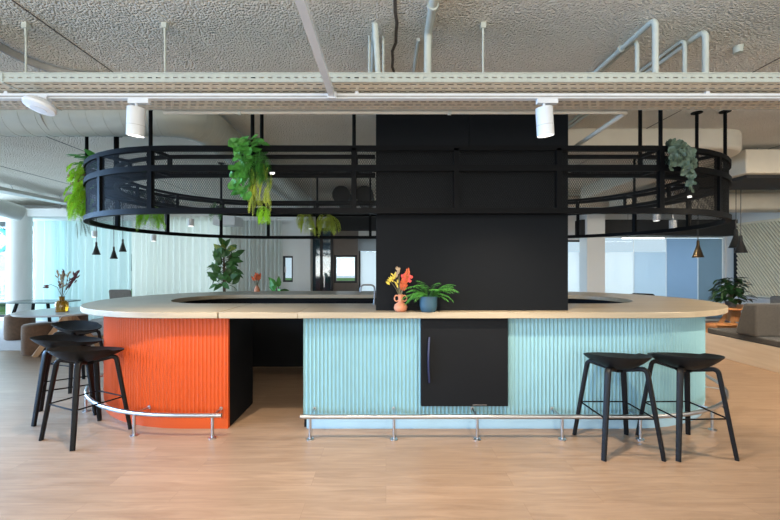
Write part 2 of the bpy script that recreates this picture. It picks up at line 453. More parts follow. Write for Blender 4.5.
h = win[0]; window(1, h[0], h[1], h[2], h[3], Y1+.08, [-10.35,-8.9,-7.4,-5.9])
h = win[1]; window(2, h[0], h[1], h[2], h[3], Y1+.03, [], .05)
b = MB(); b.box(Bx(285.5)-.02, Bx(285.5)+.02, Y1-.03, Y1, 1.36, 1.52); b.build('handle', M['steel'], bpy.data.objects['window_2'])
h = win[2]; window(3, h[0], h[1], h[2], h[3], Y1+.03, [], .06)
h = win[3]; window(4, h[0], h[1], h[2], h[3], Y1+.08, [.6, 1.9, 3.2, 4.4, Bx(585.5)], .05)
for a_, c_ in ((Bx(358.5)+.05, .575), (3.23, 4.37), (4.43, Bx(585.5)-.03), (Bx(585.5)+.03, 5.50)):
    b = MB(); b.box(a_, c_, Y1+.070, Y1+.077, .11, Bz(252)); b.build('frosted_film', M['film0'], bpy.data.objects['window_4'], smooth=0)
window(5, 6.0, 10.4, .1, 2.95, X0-.1, [7.5, 9.0], .07, axis='y')
window(8, -3.7, 4.9, .1, 2.95, -6.7, [-2.0, -.3, 1.4, 3.1], .07, axis='y')  # unseen window added in the stepped wall for the side light
window(6, -5.8, 8.8, .3, 3.0, Y0-.1, [-3.4,-1,1.4,3.8,6.3], .07)  # unseen window added behind the camera for the front fill

# frosted glass partition beside the ribbed wall
h = win[4]
b = MB(); b.box(h[0],h[1],Y1+.06,Y1+.11,h[2],h[2]+.04); b.box(h[0],h[1],Y1+.06,Y1+.11,h[3]-.03,h[3])
w7 = tag(b.build('window_7', M['steel'], smooth=0), kind='structure')
zf = Bz(252)
xs = [h[0]] + [Bx(p) for p in (635.5, 668, 700)] + [h[1]]
for i in range(4):
    b = MB(); b.box(xs[i]+.012, xs[i+1]-.012, Y1+.080, Y1+.088, h[2]+.04, h[3]-.03); b.build('pane', M['glass'], w7, smooth=0)
    b = MB(); b.box(xs[i]+.012, xs[i+1]-.012, Y1+.072, Y1+.079, h[2]+.04, zf if i < 2 else h[3]-.06); b.build('frosted_film', M['film%d' % i], w7, smooth=0)  # pane tints stand in for light fading to blue across the glass
    if i:
        b = MB(); b.box(xs[i]-.012, xs[i]+.012, Y1+.07, Y1+.09, h[2]+.04, h[3]-.03); b.build('glass_joint', M['film0'], w7, smooth=0)
# black bulkheads over the glazing
b = MB(); b.box(Bx(575), X1, Y1-.35, Y1, 2.37, 2.80); tag(b.build('beam_black', M['fascia'], smooth=0), kind='structure')
b = MB(); b.box(Bx(332), Bx(560), Y1-.30, Y1, Bz(231), Bz(218)); tag(b.build('beam_dark', M['fascia'], smooth=0), kind='structure')
b = MB(); b.box(X0, -6.1, Y1-1.15, Y1-.0, 2.78, 2.98); tag(b.build('beam_curtain', M['wall'], smooth=0), kind='structure')
b = MB(); b.box(-6.1, Bx(300), Y1-.12, Y1, 2.80, 3.12); tag(b.build('beam_wall', M['wall'], smooth=0), kind='structure')
# taupe wall piece, with the opening of its window left free
b = MB()
tx0, tx1 = Bx(333), Bx(358.5)
b.box(tx0, Bx(334.0), Y1-.03, Y1, 0, Bz(231)); b.box(Bx(357), tx1, Y1-.03, Y1, 0, Bz(231))
b.box(Bx(334), Bx(357), Y1-.03, Y1, 0, Bz(283)); b.box(Bx(334), Bx(357), Y1-.03, Y1, Bz(255), Bz(231))
tag(b.build('wall_taupe', M['taupe'], smooth=0), kind='structure')
# dark-framed glazed door beside the white pillar
d0, d1 = Bx(310.5), Bx(333)
b = MB()
for a in (d0, Bx(320.5), d1-.06): b.box(a, a+.07, Y1-.08, Y1, 0, 2.6)
b.box(d0, d1, Y1-.08, Y1, 2.52, 2.6); b.box(d0, d1, Y1-.08, Y1, 0, .08)
door = tag(b.build('door_1', M['darkframe'], smooth=0), kind='structure')
b = MB(); b.box(d0+.07, d1-.06, Y1-.05, Y1-.04, .08, 2.52); b.build('pane', M['tintglass'], door, smooth=0)
b = MB(); b.box(Bx(325)-.015, Bx(325)+.015, Y1-.14, Y1-.11, .95, 1.25); b.box(Bx(325)-.015, Bx(325)+.015, Y1-.11, Y1-.08, 1.2, 1.23); b.build('handle', M['steel'], door)
b = MB(); b.box(Bx(358), Bx(376)+.6, Y1-.05, Y1-.02, Bz(251), Bz(239)); r_ = b.build('roller_blind', M['roller'], smooth=0)
tag(r_, 'grey roller blind rolled down a little over the bright pane beside the black column', 'blind')

# pillars
b = MB(); b.box(at(292.8,0,Y1-.45).x, at(310.3,0,Y1-.45).x, Y1-.45, Y1-.1, 0, CEIL); tag(b.build('pillar_square', M['wall'], smooth=0), kind='structure')
b = MB(); b.box(at(587,0,Y1-.45).x, at(605,0,Y1-.45).x, Y1-.45, Y1-.05, 0, CEIL); tag(b.build('pillar_square', M['wall'], smooth=0), kind='structure')
cx = at(19.5, 260, 9.7)
b = MB(); b.lathe([(.245,0),(.245,2.95)], (cx.x, 9.7, 0), 40); tag(b.build('pillar_round', M['wall']), kind='structure')
b = MB(); b.lathe([(.262,0),(.262,.10),(.247,.10)], (cx.x, 9.7, 0), 40); tag(b.build('baseboard_pillar', M['whitetop']), kind='structure')

# ribbed diagonal panelling on the wall at the sofa
zt, zb = 2.64, .79
ob = MB(); ob.box(X1-.02, X1, 2.0, Y1-.36, zb, zt)
rib = tag(ob.build('wall_ribbed_panel', M['slatgap'], smooth=0), kind='structure')
b = MB(); H = zt - zb
k = -H*.75
y_a, y_b = 2.0, Y1-.36
while k < (y_b-y_a):
    lo = max(0.0, -k/.75); hi = min(H, (y_b-y_a-k)/.75)
    if hi > lo + .02:
        p = (X1-.035, y_a+k+.75*lo, zb+lo); q = (X1-.035, y_a+k+.75*hi, zb+hi)
        b.sweep([p, q], [(-.022,-.012),(.022,-.012),(.012,.014),(-.012,.014)], up=(-1,0,0))
    k += .085
b.build('rib', M['slat'], rib, smooth=0)['kind'] = 'stuff'
b = MB(); b.box(X1-.06, X1-.0, 2.0, Y1-.36, zb-.04, zb); b.box(X1-.06, X1, 2.0, Y1-.36, zt, zt+.05)
b.build('edge_trim', M['slat'], rib, smooth=0)
b = MB(); b.box(X1-.07, X1-.0, Y1-.36, Y1-.30, 0, 2.4); tag(b.build('trim_20', M['darkframe'], smooth=0), kind='structure')

# outside: lawn, hedge, a pale building across the street
b = MB(); b.box(-40, 30, 11.2, 60, -.3, -.2); tag(b.build('ground_outside', M['lawn'], smooth=0), kind='structure')
hb = MB()
for i in range(26):
    c = Vector((-30 + i*1.3 + random.uniform(-.3,.3), 17 + random.uniform(-.6,.6), .15)); r = random.uniform(.55,.9)
    hb.lathe([(0,-r*.6),(r*.75,-r*.4),(r,0),(r*.8,r*.5),(r*.35,r*.85),(0,r*.95)], c, 10)
o = hb.build('hedge_outside', M['hedge']); tag(o, 'clipped green hedge beyond the bright glazing', 'hedge')
bd = empty('building_outside', (-26, 30, -.2), 'pale building across the street seen through the glazing by the round pillar', 'building')
b = MB(); b.box(-16, 16, 0, 6, 0, 9); b.build('facade', M['facade'], bd, smooth=0)
for r in range(3):
    for c in range(9):
        b = MB(); b.box(-15+c*3.4, -13.2+c*3.4, -.05, .05, 1.4+r*2.7, 2.7+r*2.7); b.build('window_pane', M['darkglass'], bd, smooth=0)

# turquoise ring sticker on the glazing at the far edge
b = MB(); pc = at(-2, 240, Y1+.05)
b.tube([(pc.x+.30*cos(a*pi/20), Y1+.04, pc.z+.30*sin(a*pi/20)) for a in range(40)], .045, 6, True)
tag(b.build('window_sticker', M['turquoise']), 'turquoise ring sticker on the glass beyond the round pillar', 'sticker')

# curtains
def curtain(name, px0, px1, m, label, z0=.05, z1=2.9, y=Y1-.22, pitch=.19, amp=.05):
    x0, x1 = (px0-VX)*y/FX, (px1-VX)*y/FX
    n = int((x1-x0)/.022); vs = []; fs = []; ph = 0; zz = [z0, z0+.9, z0+1.9, z1]
    for i in range(n+1):
        x = x0 + (x1-x0)*i/n
        ph += 2*pi*((x1-x0)/n)/(pitch*(1+.35*sin(x*2.3)+.2*sin(x*5.1)))
        for j, z in enumerate(zz):
            vs.append((x, y + amp*sin(ph)*(1.1-.12*j) + .015*sin(ph*2.3+j), z))
    for i in range(n):
        for j in range(3):
            a = i*4+j; fs.append((a, a+4, a+5, a+1))
    b = MB(); b.add(vs, fs)
    o = b.build(name, m, smooth=60)
    return tag(o, label, 'curtain')
curtain('sheer_curtain', 33, 132, M['curtain_aqualit'], 'sheer curtain with aqua window light in its colour, hanging beside the round white pillar', amp=.075)
curtain('sheer_curtain', 131, 226, M['curtain'], 'creamy pleated curtain behind the big-leaved floor plant', amp=.06)
curtain('sheer_curtain', 222, 282, M['curtain'], 'white pleated curtain next to the small dark-framed window by the square pillar', y=Y1-.10, amp=.045, pitch=.15)

# ------------------------------------------------------------------ stadium outline shared by the bar and the rack
CY = 5.05
class Stad:
    def __init__(s, xl, xr, R0): s.xl, s.xr, s.R0 = xl, xr, R0; s.L = xr-xl; s.A = pi*R0; s.T = 2*s.L+2*s.A
    def pos(s, t, r):
        t = t % s.T
        if t < s.L: return (s.xl+t, CY-r, 0, -1)
        t -= s.L
        if t < s.A:
            a = t/s.R0-pi/2; return (s.xr+r*cos(a), CY+r*sin(a), cos(a), sin(a))
        t -= s.A
        if t < s.L: return (s.xr-t, CY+r, 0, 1)
        t -= s.L
        a = t/s.R0+pi/2; return (s.xl+r*cos(a), CY+r*sin(a), cos(a), sin(a))
    def ts(s, t0, t1, step=None):
        out = [t0]; br = []
        for k in range(-1, 3):
            for q in (0, s.L, s.L+s.A, 2*s.L+s.A): br.append(q+k*s.T)
            for i in range(1, 24):
                br.append(s.L+s.A*i/24+k*s.T); br.append(2*s.L+s.A+s.A*i/24+k*s.T)
        out += [q for q in sorted(br) if t0+1e-6 < q < t1-1e-6]
        out.append(t1)
        if step:
            n = max(2, int(round((t1-t0)/step))); out = [t0+(t1-t0)*i/n for i in range(n+1)]
        return out
    def front(s, x): return x-s.xl
    def back(s, x): return s.L+s.A+(s.xr-x)
    def rightarc(s, deg): return s.L+s.R0*(R(deg)+pi/2)          # -90 front .. 90 back
    def leftarc(s, deg): return 2*s.L+s.A+s.R0*(pi/2-R(deg))      # 90 back .. -90 front
    def wall(s, mb, ro, ri, z0, z1, t0, t1, step=None, fo=None):
        T = s.ts(t0, t1, step); vs = []; fs = []
        for t in T:
            o = s.pos(t, ro if fo is None else fo(t)); i = s.pos(t, ri)
            vs += [(o[0],o[1],z0),(o[0],o[1],z1),(i[0],i[1],z1),(i[0],i[1],z0)]
        for k in range(len(T)-1):
            a = 4*k
            for j in range(4): fs.append((a+j, a+4+j, a+4+(j+1)%4, a+(j+1)%4))
        fs.append((0,1,2,3)); e = 4*(len(T)-1); fs.append((e+3,e+2,e+1,e))
        return mb.add(vs, fs)

TOP = Stad(-2.02, 2.405, 1.13)
BASE = Stad(-1.90, 2.30, 1.45)
ZT0, ZT1 = 1.045, 1.10
PX0, PX1 = -1.478, -.772     # passage

# worktop: one C-shaped slab and a hinged flap over the passage
FX0, FX1 = -1.523, -.80
b = MB(); TOP.wall(b, 1.56, .70, ZT0, ZT1, TOP.front(FX1)+.001, TOP.T+TOP.front(FX0)-.007)
o = b.build('worktop', M['top'], smooth=25, bevel=.004)
tag(o, 'long oval ring worktop of pale wood laminate around the bar', 'worktop')
b = MB(); TOP.wall(b, 1.56, .70, ZT0, ZT1, TOP.front(FX0)+.004, TOP.front(FX1)-.001)
o = b.build('counter_flap', M['top'], smooth=25, bevel=.004)
tag(o, 'short pale wood flap section of the worktop bridging the dark passage', 'counter flap')

# bar bodies
PITCH = .0364
def fl(t): return 1.444 + .0125*(1-abs(sin(pi*t/PITCH)))
tb = BASE.back(-1.0)
orange = empty('bar_cabinet', (-2.4, 4.2, 0), 'orange fluted bar cabinet with rounded end and black side panel', 'bar cabinet')
blue = empty('bar_cabinet', (.5, 4.0, 0), 'pale turquoise fluted bar cabinet wrapping round to the stools', 'bar cabinet')
def W(o_): return o_   # parts keep world coordinates through the parent inverse
def part(mb, name, m, parent, **k):
    o = mb.build(name, m, None, **k)
    o.parent = parent
    o.matrix_parent_inverse = Matrix.LocRotScale(parent.location, parent.rotation_euler, None).inverted()
    return o
ZP = .095
DX0, DX1, DZ0, DZ1 = .325, 1.128, .224, ZT0
# orange
t0, t1 = tb+.003, BASE.T+BASE.front(PX0)
b = MB(); BASE.wall(b, 0, 1.41, ZP, ZT0, t0, t1, PITCH/8, fl); part(b, 'fluted_panel', M['orange'], orange, smooth=50)
b = MB(); BASE.wall(b, 1.449, 1.41, 0, ZP, t0, t1); part(b, 'plinth', M['orange'], orange)
b = MB(); TOP.wall(b, .83, .78, 0, ZT0, TOP.back(-1.0)+.003, TOP.T+TOP.front(PX0)); part(b, 'inner_panel', M['black'], orange)
b = MB(); b.box(PX0-.03, PX0, CY-1.41, CY-.832, 0, ZT0); part(b, 'end_panel', M['black'], orange, smooth=0)
# turquoise, with the fridge niche cut out
t0, t1 = BASE.front(PX1), tb-.003
ta, tc_ = BASE.front(DX0)-.004, BASE.front(DX1)+.004
b = MB()
BASE.wall(b, 0, 1.41, ZP, ZT0, t0, ta, PITCH/8, fl)
BASE.wall(b, 0, 1.41, ZP, DZ0-.004, ta, tc_, PITCH/8, fl)
BASE.wall(b, 0, 1.41, ZP, ZT0, tc_, t1, PITCH/8, fl)
part(b, 'fluted_panel', M['blue'], blue, smooth=50)
b = MB(); BASE.wall(b, 1.449, 1.41, 0, ZP, t0+.03, t1); part(b, 'plinth', M['blueplinth'], blue)
b = MB(); TOP.wall(b, .83, .78, 0, ZT0, TOP.front(PX1), TOP.back(-1.0)-.003); part(b, 'inner_panel', M['black'], blue)
b = MB(); b.box(PX1, PX1+.03, CY-1.41, CY-.832, 0, ZT0); part(b, 'end_panel', M['black'], blue, smooth=0)
# interior shelf lines of the back cabinets (doors facing the aisle)
for i in range(5):
    xa = -1.2+i*.62
    b = MB(); b.box(xa, xa+.6, CY+.765, CY+.779, .12, 1.0); part(b, 'door', M['charcoal'], blue if i else blue, smooth=0)

# fridge
fr = empty('built_in_fridge', ((DX0+DX1)/2, 3.7, DZ0), 'flat black fridge door set into the turquoise fluted front', 'fridge')
b = MB(); b.box(DX0+.01, DX1-.01, CY-1.395, CY-.90, DZ0+.01, DZ1-.012); part(b, 'body', M['black'], fr, smooth=0)
b = MB(); b.box(DX0, DX1, CY-1.495, CY-1.40, DZ0, DZ1-.006); part(b, 'door', M['black'], fr, smooth=0, bevel=.004)
xh = (429.5-VX)*3.53/FX
b = MB(); pts = []
for k in range(13):
    s_ = k/12; pts.append((xh - .012*sin(pi*s_), CY-1.497-.028*sin(pi*s_), .865-.415*s_))
b.sweep(pts, [(-.016,-.007),(.016,-.007),(.016,.007),(-.016,.007)], up=(1,0,0)); d_ = part(b, 'handle', M['navy'], fr); d_['label'] = 'curved dark navy strap handle'
b = MB(); b.box(.80, .93, CY-1.4965, CY-1.4950, DZ0+.012, DZ0+.018); d_ = part(b, 'badge', M['steel'], fr, smooth=0); d_['label'] = 'thin silver strip'

# foot rails
def foot_rail(S_, r, t0, t1, posts, label, zc=.20):
    o = empty('foot_rail', (S_.pos((t0+t1)/2, r)[0], S_.pos((t0+t1)/2, r)[1], 0), label, 'foot rail')
    path = [(*S_.pos(t, r)[:2], zc) for t in S_.ts(t0, t1)]
    b = MB(); b.tube(path, .019, 12); part(b, 'rail', M['steel'], o, smooth=50)
    for t in posts:
        x, y, nx, ny = S_.pos(t, r)
        b = MB(); b.tube([(x,y,0.006),(x,y,zc-.012)], .0125, 10); b.lathe([(.034,0),(.034,.007),(.02,.010)], (x,y,0), 16)
        part(b, 'post', M['steel'], o, smooth=50)
        ex = min(max(x, BASE.xl), BASE.xr); dv = Vector((x-ex, y-CY)).normalized(); x2, y2 = ex+dv.x*1.464, CY+dv.y*1.464
        b = MB(); b.tube([(x,y,zc-.004),(x2,y2,zc-.004)], .009, 8)
        b.tube([(x2,y2,zc-.004),(x2-nx*.006+nx*.012,y2-ny*.006+ny*.012,zc-.004)], .016, 14)
        part(b, 'wall_bracket', M['steel'], o, smooth=50)
    return o
RAIL = Stad(-1.85, 2.24, 1.45)
foot_rail(RAIL, 1.645, RAIL.back(-1.4), RAIL.T+RAIL.front(-1.455), [RAIL.T+RAIL.front(-1.535), RAIL.leftarc(-75.5), RAIL.leftarc(-38), RAIL.leftarc(10), RAIL.leftarc(55)], 'short steel foot rail curving round the orange cabinet')
foot_rail(RAIL, 1.675, RAIL.front(-.752), RAIL.back(-.6), [RAIL.front(x) for x in (-.665,.07,.80,1.545,2.23)]+[RAIL.rightarc(a) for a in (-62,-33,0,35,70)], 'long steel foot rail running along the turquoise cabinet')

# black clad column standing in the bar
PLX0, PLX1, PLY0, PLY1 = -.095, 1.722, 3.64, 4.33
b = MB(); b.box(PLX0, PLX1, PLY0, PLY1, ZT1+.001, 2.62)
o = b.build('pillar_black', M['charcoal'], smooth=0, bevel=.003); tag(o, kind='structure')
xs_ = (469-VX)*3.64/FX
b = MB(); b.box(PLX0, xs_-.002, PLY0, PLY1, 2.624, CEIL); b.box(xs_+.002, PLX1, PLY0, PLY1, 2.624, CEIL); part(b, 'panel', M['charcoal'], o, smooth=0)

# ------------------------------------------------------------------ overhead rack
RK = Stad(-1.96, 2.41, 1.56)
RO, RI = 1.56, 1.30
ZB, ZM, ZU = 2.02, 2.405, 2.585
rack = empty('hanging_rack', (.2, CY, ZB), 'black steel oval rack hung over the bar with mesh sides and plants', 'rack')
def ringrail(r, z, w, h, t0=None, t1=None):
    b = MB(); pr = [(-w/2,-h/2),(w/2,-h/2),(w/2,h/2),(-w/2,h/2)]
    if t0 is None:
        b.sweep([(*RK.pos(t, r)[:2], z) for t in RK.ts(0, RK.T)[:-1]], pr, True)
    else:
        b.sweep([(*RK.pos(t, r)[:2], z) for t in RK.ts(t0, t1)], pr)
    return part(b, 'rail', M['black_metal'], rack, smooth=30)
ringrail(RO, ZU, .045, .045); ringrail(RO, ZM, .05, .055); ringrail(RO, ZB, .05, .05)
cutA, cutB = RK.front(PLX1)+.01, RK.T+RK.front(PLX0)-.01
ringrail(RI, ZU, .035, .035, cutA, cutB); ringrail(RI, ZM, .035, .045, cutA, cutB)
px_ = [-2.14, -1.21, -.29, .635, 1.56, 2.49]
posts = []
for x in px_:
    if x < RK.xl: posts.append(RK.leftarc(-90+math.degrees(math.asin((RK.xl-x)/1.56)))-RK.T)
    elif x > RK.xr: posts.append(RK.rightarc(-90+math.degrees(math.asin((x-RK.xr)/1.56))))
    else: posts.append(RK.front(x))
posts_back = [RK.back(x) for x in (-2.09+.07, -1.18, -.27, .635, 1.56, 2.43)]
arcs = [RK.rightarc(a) for a in (-60,-30,0,30,60)] + [RK.leftarc(a) for a in (60,30,0,-30,-60)]
allposts = posts + posts_back + arcs
def square_post(t, r, z0, z1, w):
    x, y, nx, ny = RK.pos(t, r); tx, ty = -ny, nx; q = w/2
    pts = [(x+nx*q*a+tx*q*c, y+ny*q*a+ty*q*c) for a, c in ((-1,-1),(1,-1),(1,1),(-1,1))]
    b = MB(); b.prism(pts, z0, z1); return b
for t in allposts:
    part(square_post(t, RO, ZB, ZU, .045), 'post', M['black_metal'], rack, smooth=0)
    x, y, nx, ny = RK.pos(t, RO)
    xi, yi = RK.pos(t, RI)[:2]
    if PLX0-.05 < xi < PLX1+.05 and yi < CY: continue
    part(square_post(t, RI, ZM, ZU, .032), 'post', M['black_metal'], rack, smooth=0)
    for z in (ZU, ZM):
        b = MB(); b.bar((x,y,z), (xi,yi,z), .03); part(b, 'crossbar', M['black_metal'], rack, smooth=0)
# hanger rods up to the ceiling
rods = [(posts[0],RO),(posts[1],RO),(posts[2],RO),(posts[5],RO),(posts_back[1],RO),(posts_back[2],RO),(RK.leftarc(60),RO),(RK.rightarc(30),RO),(RK.rightarc(-30),RO),
        (RK.rightarc(-35),RI),(RK.leftarc(-32),RO),(RK.leftarc(0),RO),(RK.leftarc(-35),RI),(posts[1],RI),(posts[5],RI)]
for t, r in rods:
    x, y = RK.pos(t, r)[:2]
    b = MB(); b.tube([(x,y,ZU),(x,y,CEIL-.008)], .017, 10); b.lathe([(.055,0),(.055,.01)], (x,y,CEIL-.010), 18)
    part(b, 'hanger_rod', M['black_metal'], rack, smooth=40)
# wire mesh
def lattice(mb, posf, t0, t1, z0, z1, pitch=.021, slope=.62, w=.0014, curved=False):
    H = z1-z0; n = 8 if curved else 1
    for sg in (1, -1):
        k = t0 - slope*H
        while k < t1 + slope*H:
            lo, hi = 0.0, H
            f = lambda s: k + sg*slope*s
            if sg > 0: lo = max(lo, (t0-k)/slope); hi = min(hi, (t1-k)/slope)
            else: lo = max(lo, (k-t1)/slope); hi = min(hi, (k-t0)/slope)
            if hi > lo+.004:
                vs = []
                for i in range(n+1):
                    s_ = lo+(hi-lo)*i/n
                    for dt, dn in ((-w,-.0012),(w,-.0012),(w,.0012),(-w,.0012)):
                        vs.append(posf(f(s_)+dt, z0+s_, dn))
                fs = [(4*i+j, 4*i+(j+1)%4, 4*i+4+(j+1)%4, 4*i+4+j) for i in range(n) for j in range(4)]
                mb.add(vs, fs)
            k += pitch
def posf_side(t, z, dn):
    x, y, nx, ny = RK.pos(t, RO+.0); return (x+nx*dn, y+ny*dn, z)
seq = sorted([p % RK.T for p in posts] + [RK.rightarc(a) for a in (-60,-30,0,30)] + [RK.leftarc(a) for a in (30,0,-30,-60)])
def add_mesh_between(ta, tb_):
    c = not (0 <= ta % RK.T < RK.L and 0 < tb_ % RK.T <= RK.L and tb_-ta < 2)
    for z0, z1 in ((ZB+.024, ZM-.027), (ZM+.027, ZU-.022)):
        b = MB(); lattice(b, posf_side, ta+.022, tb_-.022, z0, z1, curved=c)
        part(b, 'mesh_panel', M['wire'], rack, smooth=0)
front = sorted(posts)
for a, c in zip(front[:-1], front[1:]): add_mesh_between(a, c)
ra = [front[-1]] + [RK.rightarc(a) for a in (-60,-30,0,30)]
for a, c in zip(ra[:-1], ra[1:]): add_mesh_between(a, c)
la = [RK.leftarc(a) for a in (30,0,-30,-60)] + [RK.T+front[0]]
for a, c in zip(la[:-1], la[1:]): add_mesh_between(a, c)
# mesh shelf between the outer and inner rails, built between the posts
def shelf(ta, tb_):
    b = MB(); n = 10
    def pf(u, v, dn):
        x, y = RK.pos(u, RI+.015 + v)[:2]; return (x, y, ZM+.012+dn)
    lattice(b, pf, ta+.016, tb_-.016, 0, RO-RI-.035, pitch=.017, w=.0026, curved=True)
    part(b, 'shelf_mesh', M['wire'], rack, smooth=0)
full = sorted([t % RK.T for t in allposts]); full.append(full[0]+RK.T)
for a, c in zip(full[:-1], full[1:]):
    xa, ya = RK.pos((a+c)/2, RI)[:2]
    xA = RK.pos(a, RI)[0]; xB = RK.pos(c, RI)[0]
    if ya < CY-1 and xB > PLX0-.02 and xA < PLX1+.02:
        if xA < PLX0-.1: shelf(a, RK.front(PLX0)-.03)
        elif xB > PLX1+.1: shelf(RK.front(PLX1)+.03, c)
        continue
    if c-a > .2: shelf(a, c)
# small round downlights under the shelf
for t in (RK.front(-1.07), RK.rightarc(-8)):
    x, y = RK.pos(t, 1.43)[:2]
    b = MB(); b.lathe([(0,0),(.022,0),(.022,.02),(0,.02)], (x,y,ZM-.018), 16)
    d_ = part(b, 'downlight', M['led'], rack); d_['label'] = 'small lit round downlight'

# ------------------------------------------------------------------ ceiling services
# perforated cable tray
TY0, TY1, TZ = 2.50, 2.95, 2.714
tray = empty('cable_tray', (0, 2.73, TZ), 'wide perforated cable tray spanning the whole ceiling above the track lights', 'cable tray')
def slotted(a0, a1, rows, u0, u1, pitch, slot, hgt, thick, pos, stag=True):
    """sheet with rows of slots: solid strips plus bridges"""
    b = MB(); step = (u1-u0)/rows
    def q(x0,x1,v0,v1): 
        vs = [pos(x0,v0,0),pos(x1,v0,0),pos(x1,v1,0),pos(x0,v1,0),pos(x0,v0,thick),pos(x1,v0,thick),pos(x1,v1,thick),pos(x0,v1,thick)]
        b.add(vs, [(0,3,2,1),(4,5,6,7),(0,1,5,4),(1,2,6,5),(2,3,7,6),(3,0,4,7)])
    prev = u0
    for r in range(rows):
        c = u0+step*(r+.5); q(a0,a1,prev,c-hgt/2); prev = c+hgt/2
        x = a0 + (pitch/2 if (stag and r % 2) else 0)
        while x < a1-pitch:
            q(x, x+pitch-slot, c-hgt/2, c+hgt/2); x += pitch
    q(a0,a1,prev,u1)
    return b
b = slotted(-6, 7, 8, TY0+.012, TY1-.012, .062, .042, .016, .003, lambda x,v,t: (x, v, TZ+t)); part(b, 'perforated_sheet', M['traybase'], tray, smooth=0)
b = slotted(-6, 7, 1, 0, .055, .056, .030, .0075, .003, lambda x,v,t: (x, TY0+t, TZ+v), False); part(b, 'flange', M['tray'], tray, smooth=0)
b = slotted(-6, 7, 1, 0, .055, .056, .030, .0075, .003, lambda x,v,t: (x, TY1-.003+t, TZ+v), False); part(b, 'flange', M['tray'], tray, smooth=0)
b = MB(); b.box(-6,7,TY0-.004,TY0+.014,TZ+.053,TZ+.060); b.box(-6,7,TY1-.014,TY1+.004,TZ+.053,TZ+.060); part(b, 'lip', M['tray'], tray, smooth=0)
b = MB(); b.box(-2.50,-2.485,TY0-.006,TY0,TZ+.003,TZ+.058); b.box(-2.50,-2.485,TY0,TY1,TZ-.005,TZ); part(b, 'joint_plate', M['tray'], tray, smooth=0)
for px in (26, 165, 483):
    x = (px-VX)*2.73/FX
    b = MB(); b.tube([(x,2.73,TZ),(x,2.73,CEIL-.01)], .007, 8); b.box(x-.018,x+.018,2.712,2.748,CEIL-.04,CEIL); b.box(x-.006,x+.006,2.722,2.738,CEIL-.09,CEIL-.04)
    part(b, 'hanger_rod', M['pipe'], tray, smooth=40)

# white lighting tracks
TRZ = 2.672
b = MB(); b.box(-6,7,2.62,2.66,TRZ-.012,TRZ+.022)
tr = tag(b.build('light_track', M['white'], smooth=0), 'long white lighting track hung under the perforated cable tray', 'light track')
b = MB(); b.box(-6,7,2.619,2.6215,TRZ-.004,TRZ+.006); part(b, 'groove', M['rubber'], tr, smooth=0)
for x in (-5,-2.6,-.2,2.2,4.6):
    b = MB(); b.box(x-.012,x+.012,2.63,2.65,TRZ+.022,TZ-.0005); part(b, 'clip', M['white'], tr, smooth=0)
b = MB()
b.sweep([(-.385,.3,TRZ+.005),(-.366,2.61,TRZ+.005)], [(-.02,-.017),(.02,-.017),(.02,.017),(-.02,.017)])
tr2 = tag(b.build('light_track', M['white'], smooth=0), 'white lighting track running from above the camera to the long track', 'light track')
b = MB(); b.box(-.366-.03,-.366+.03,2.595,2.619,TRZ-.02,TRZ+.024); part(b, 'connector', M['white'], tr2, smooth=0)
for yy in (.7, 1.2):
    b = MB(); b.tube([(-.378,yy,TRZ+.02),(-.378,yy,CEIL)], .005, 6); part(b, 'hanger_rod', M['pipe'], tr2)

def spot_light(name, loc, power, target, size=1.7, blend=.6, col=(1,.86,.68), rad=.03):
    d = bpy.data.lights.new(name, 'SPOT'); d.energy = power; d.color = col; d.spot_size = size; d.spot_blend = blend; d.shadow_soft_size = rad
    o = bpy.data.objects.new(name, d); C.objects.link(o); o.location = loc
    o.rotation_euler = (Vector(target)-Vector(loc)).to_track_quat('-Z','Y').to_euler()
    return o

def track_spot(x, y, zt, tilt, label, power, target, lh=.19, r=.056, group=None):
    o = empty('track_spotlight', (x, y, zt), label, 'spotlight', group)
    b = MB(); b.box(-.05,.09,-.017,.017,-.03,0); b.tube([(0,0,-.03),(0,0,-.06)], .009, 8); b.build('adapter', M['white'], o)
    q = Matrix.Rotation(tilt[0],4,'X') @ Matrix.Rotation(tilt[1],4,'Y')
    piv = Vector((0,0,-.055))
    def tr_(mb): mb.v = [tuple(piv + q @ Vector(p)) for p in mb.v]; return mb
    b = MB(); b.lathe([(0,0),(r*.95,0),(r,-.005),(r,-lh),(r*.93,-lh),(r*.9,-lh+.02),(0,-lh+.02)], n=32); tr_(b).build('lamp_housing', M['white'], o)
    b = MB(); b.lathe([(r*1.004,-lh*.62),(r*1.012,-lh*.625),(r*1.004,-lh*.63)], n=32); tr_(b).build('seam_ring', M['rubber'], o)
    b = MB(); b.lathe([(0,-lh+.012),(r*.9,-lh+.012),(r*.9,-lh+.016),(0,-lh+.016)], n=32); tr_(b).build('lens', M['lamp'], o)
    if power:
        p = piv + q @ Vector((0,0,-lh-.01))
        spot_light('spot_beam', (x+p.x, y+p.y, zt+p.z), power, target, 2.1, .9)
    return o
SP = 270
track_spot((136.5-VX)*2.64/FX, 2.64, TRZ-.012, (.10,.10), 'white cylinder spotlight under the track by the ring of the rack holding the bright fern', SP, (-1.75,2.85,0))
track_spot((544-VX)*2.64/FX, 2.64, TRZ-.012, (.10,-.10), 'lit white cylinder spotlight in front of the black column', SP, (1.1,2.85,0))
track_spot(-3.9, 2.64, TRZ-.012, (0,0), 'white cylinder spotlight at the outer end of the long track beyond the emergency lamp', 50, (-3.2,3.8,.2))
track_spot(3.9, 2.64, TRZ-.012, (0,0), 'white cylinder spotlight at the end of the long track above the bench', SP, (3.4,3.9,.3))
track_spot(-.38, 1.0, TRZ-.012, (0,0), 'white cylinder spotlight on the short cross track above the camera', SP, (.3,2.6,0))

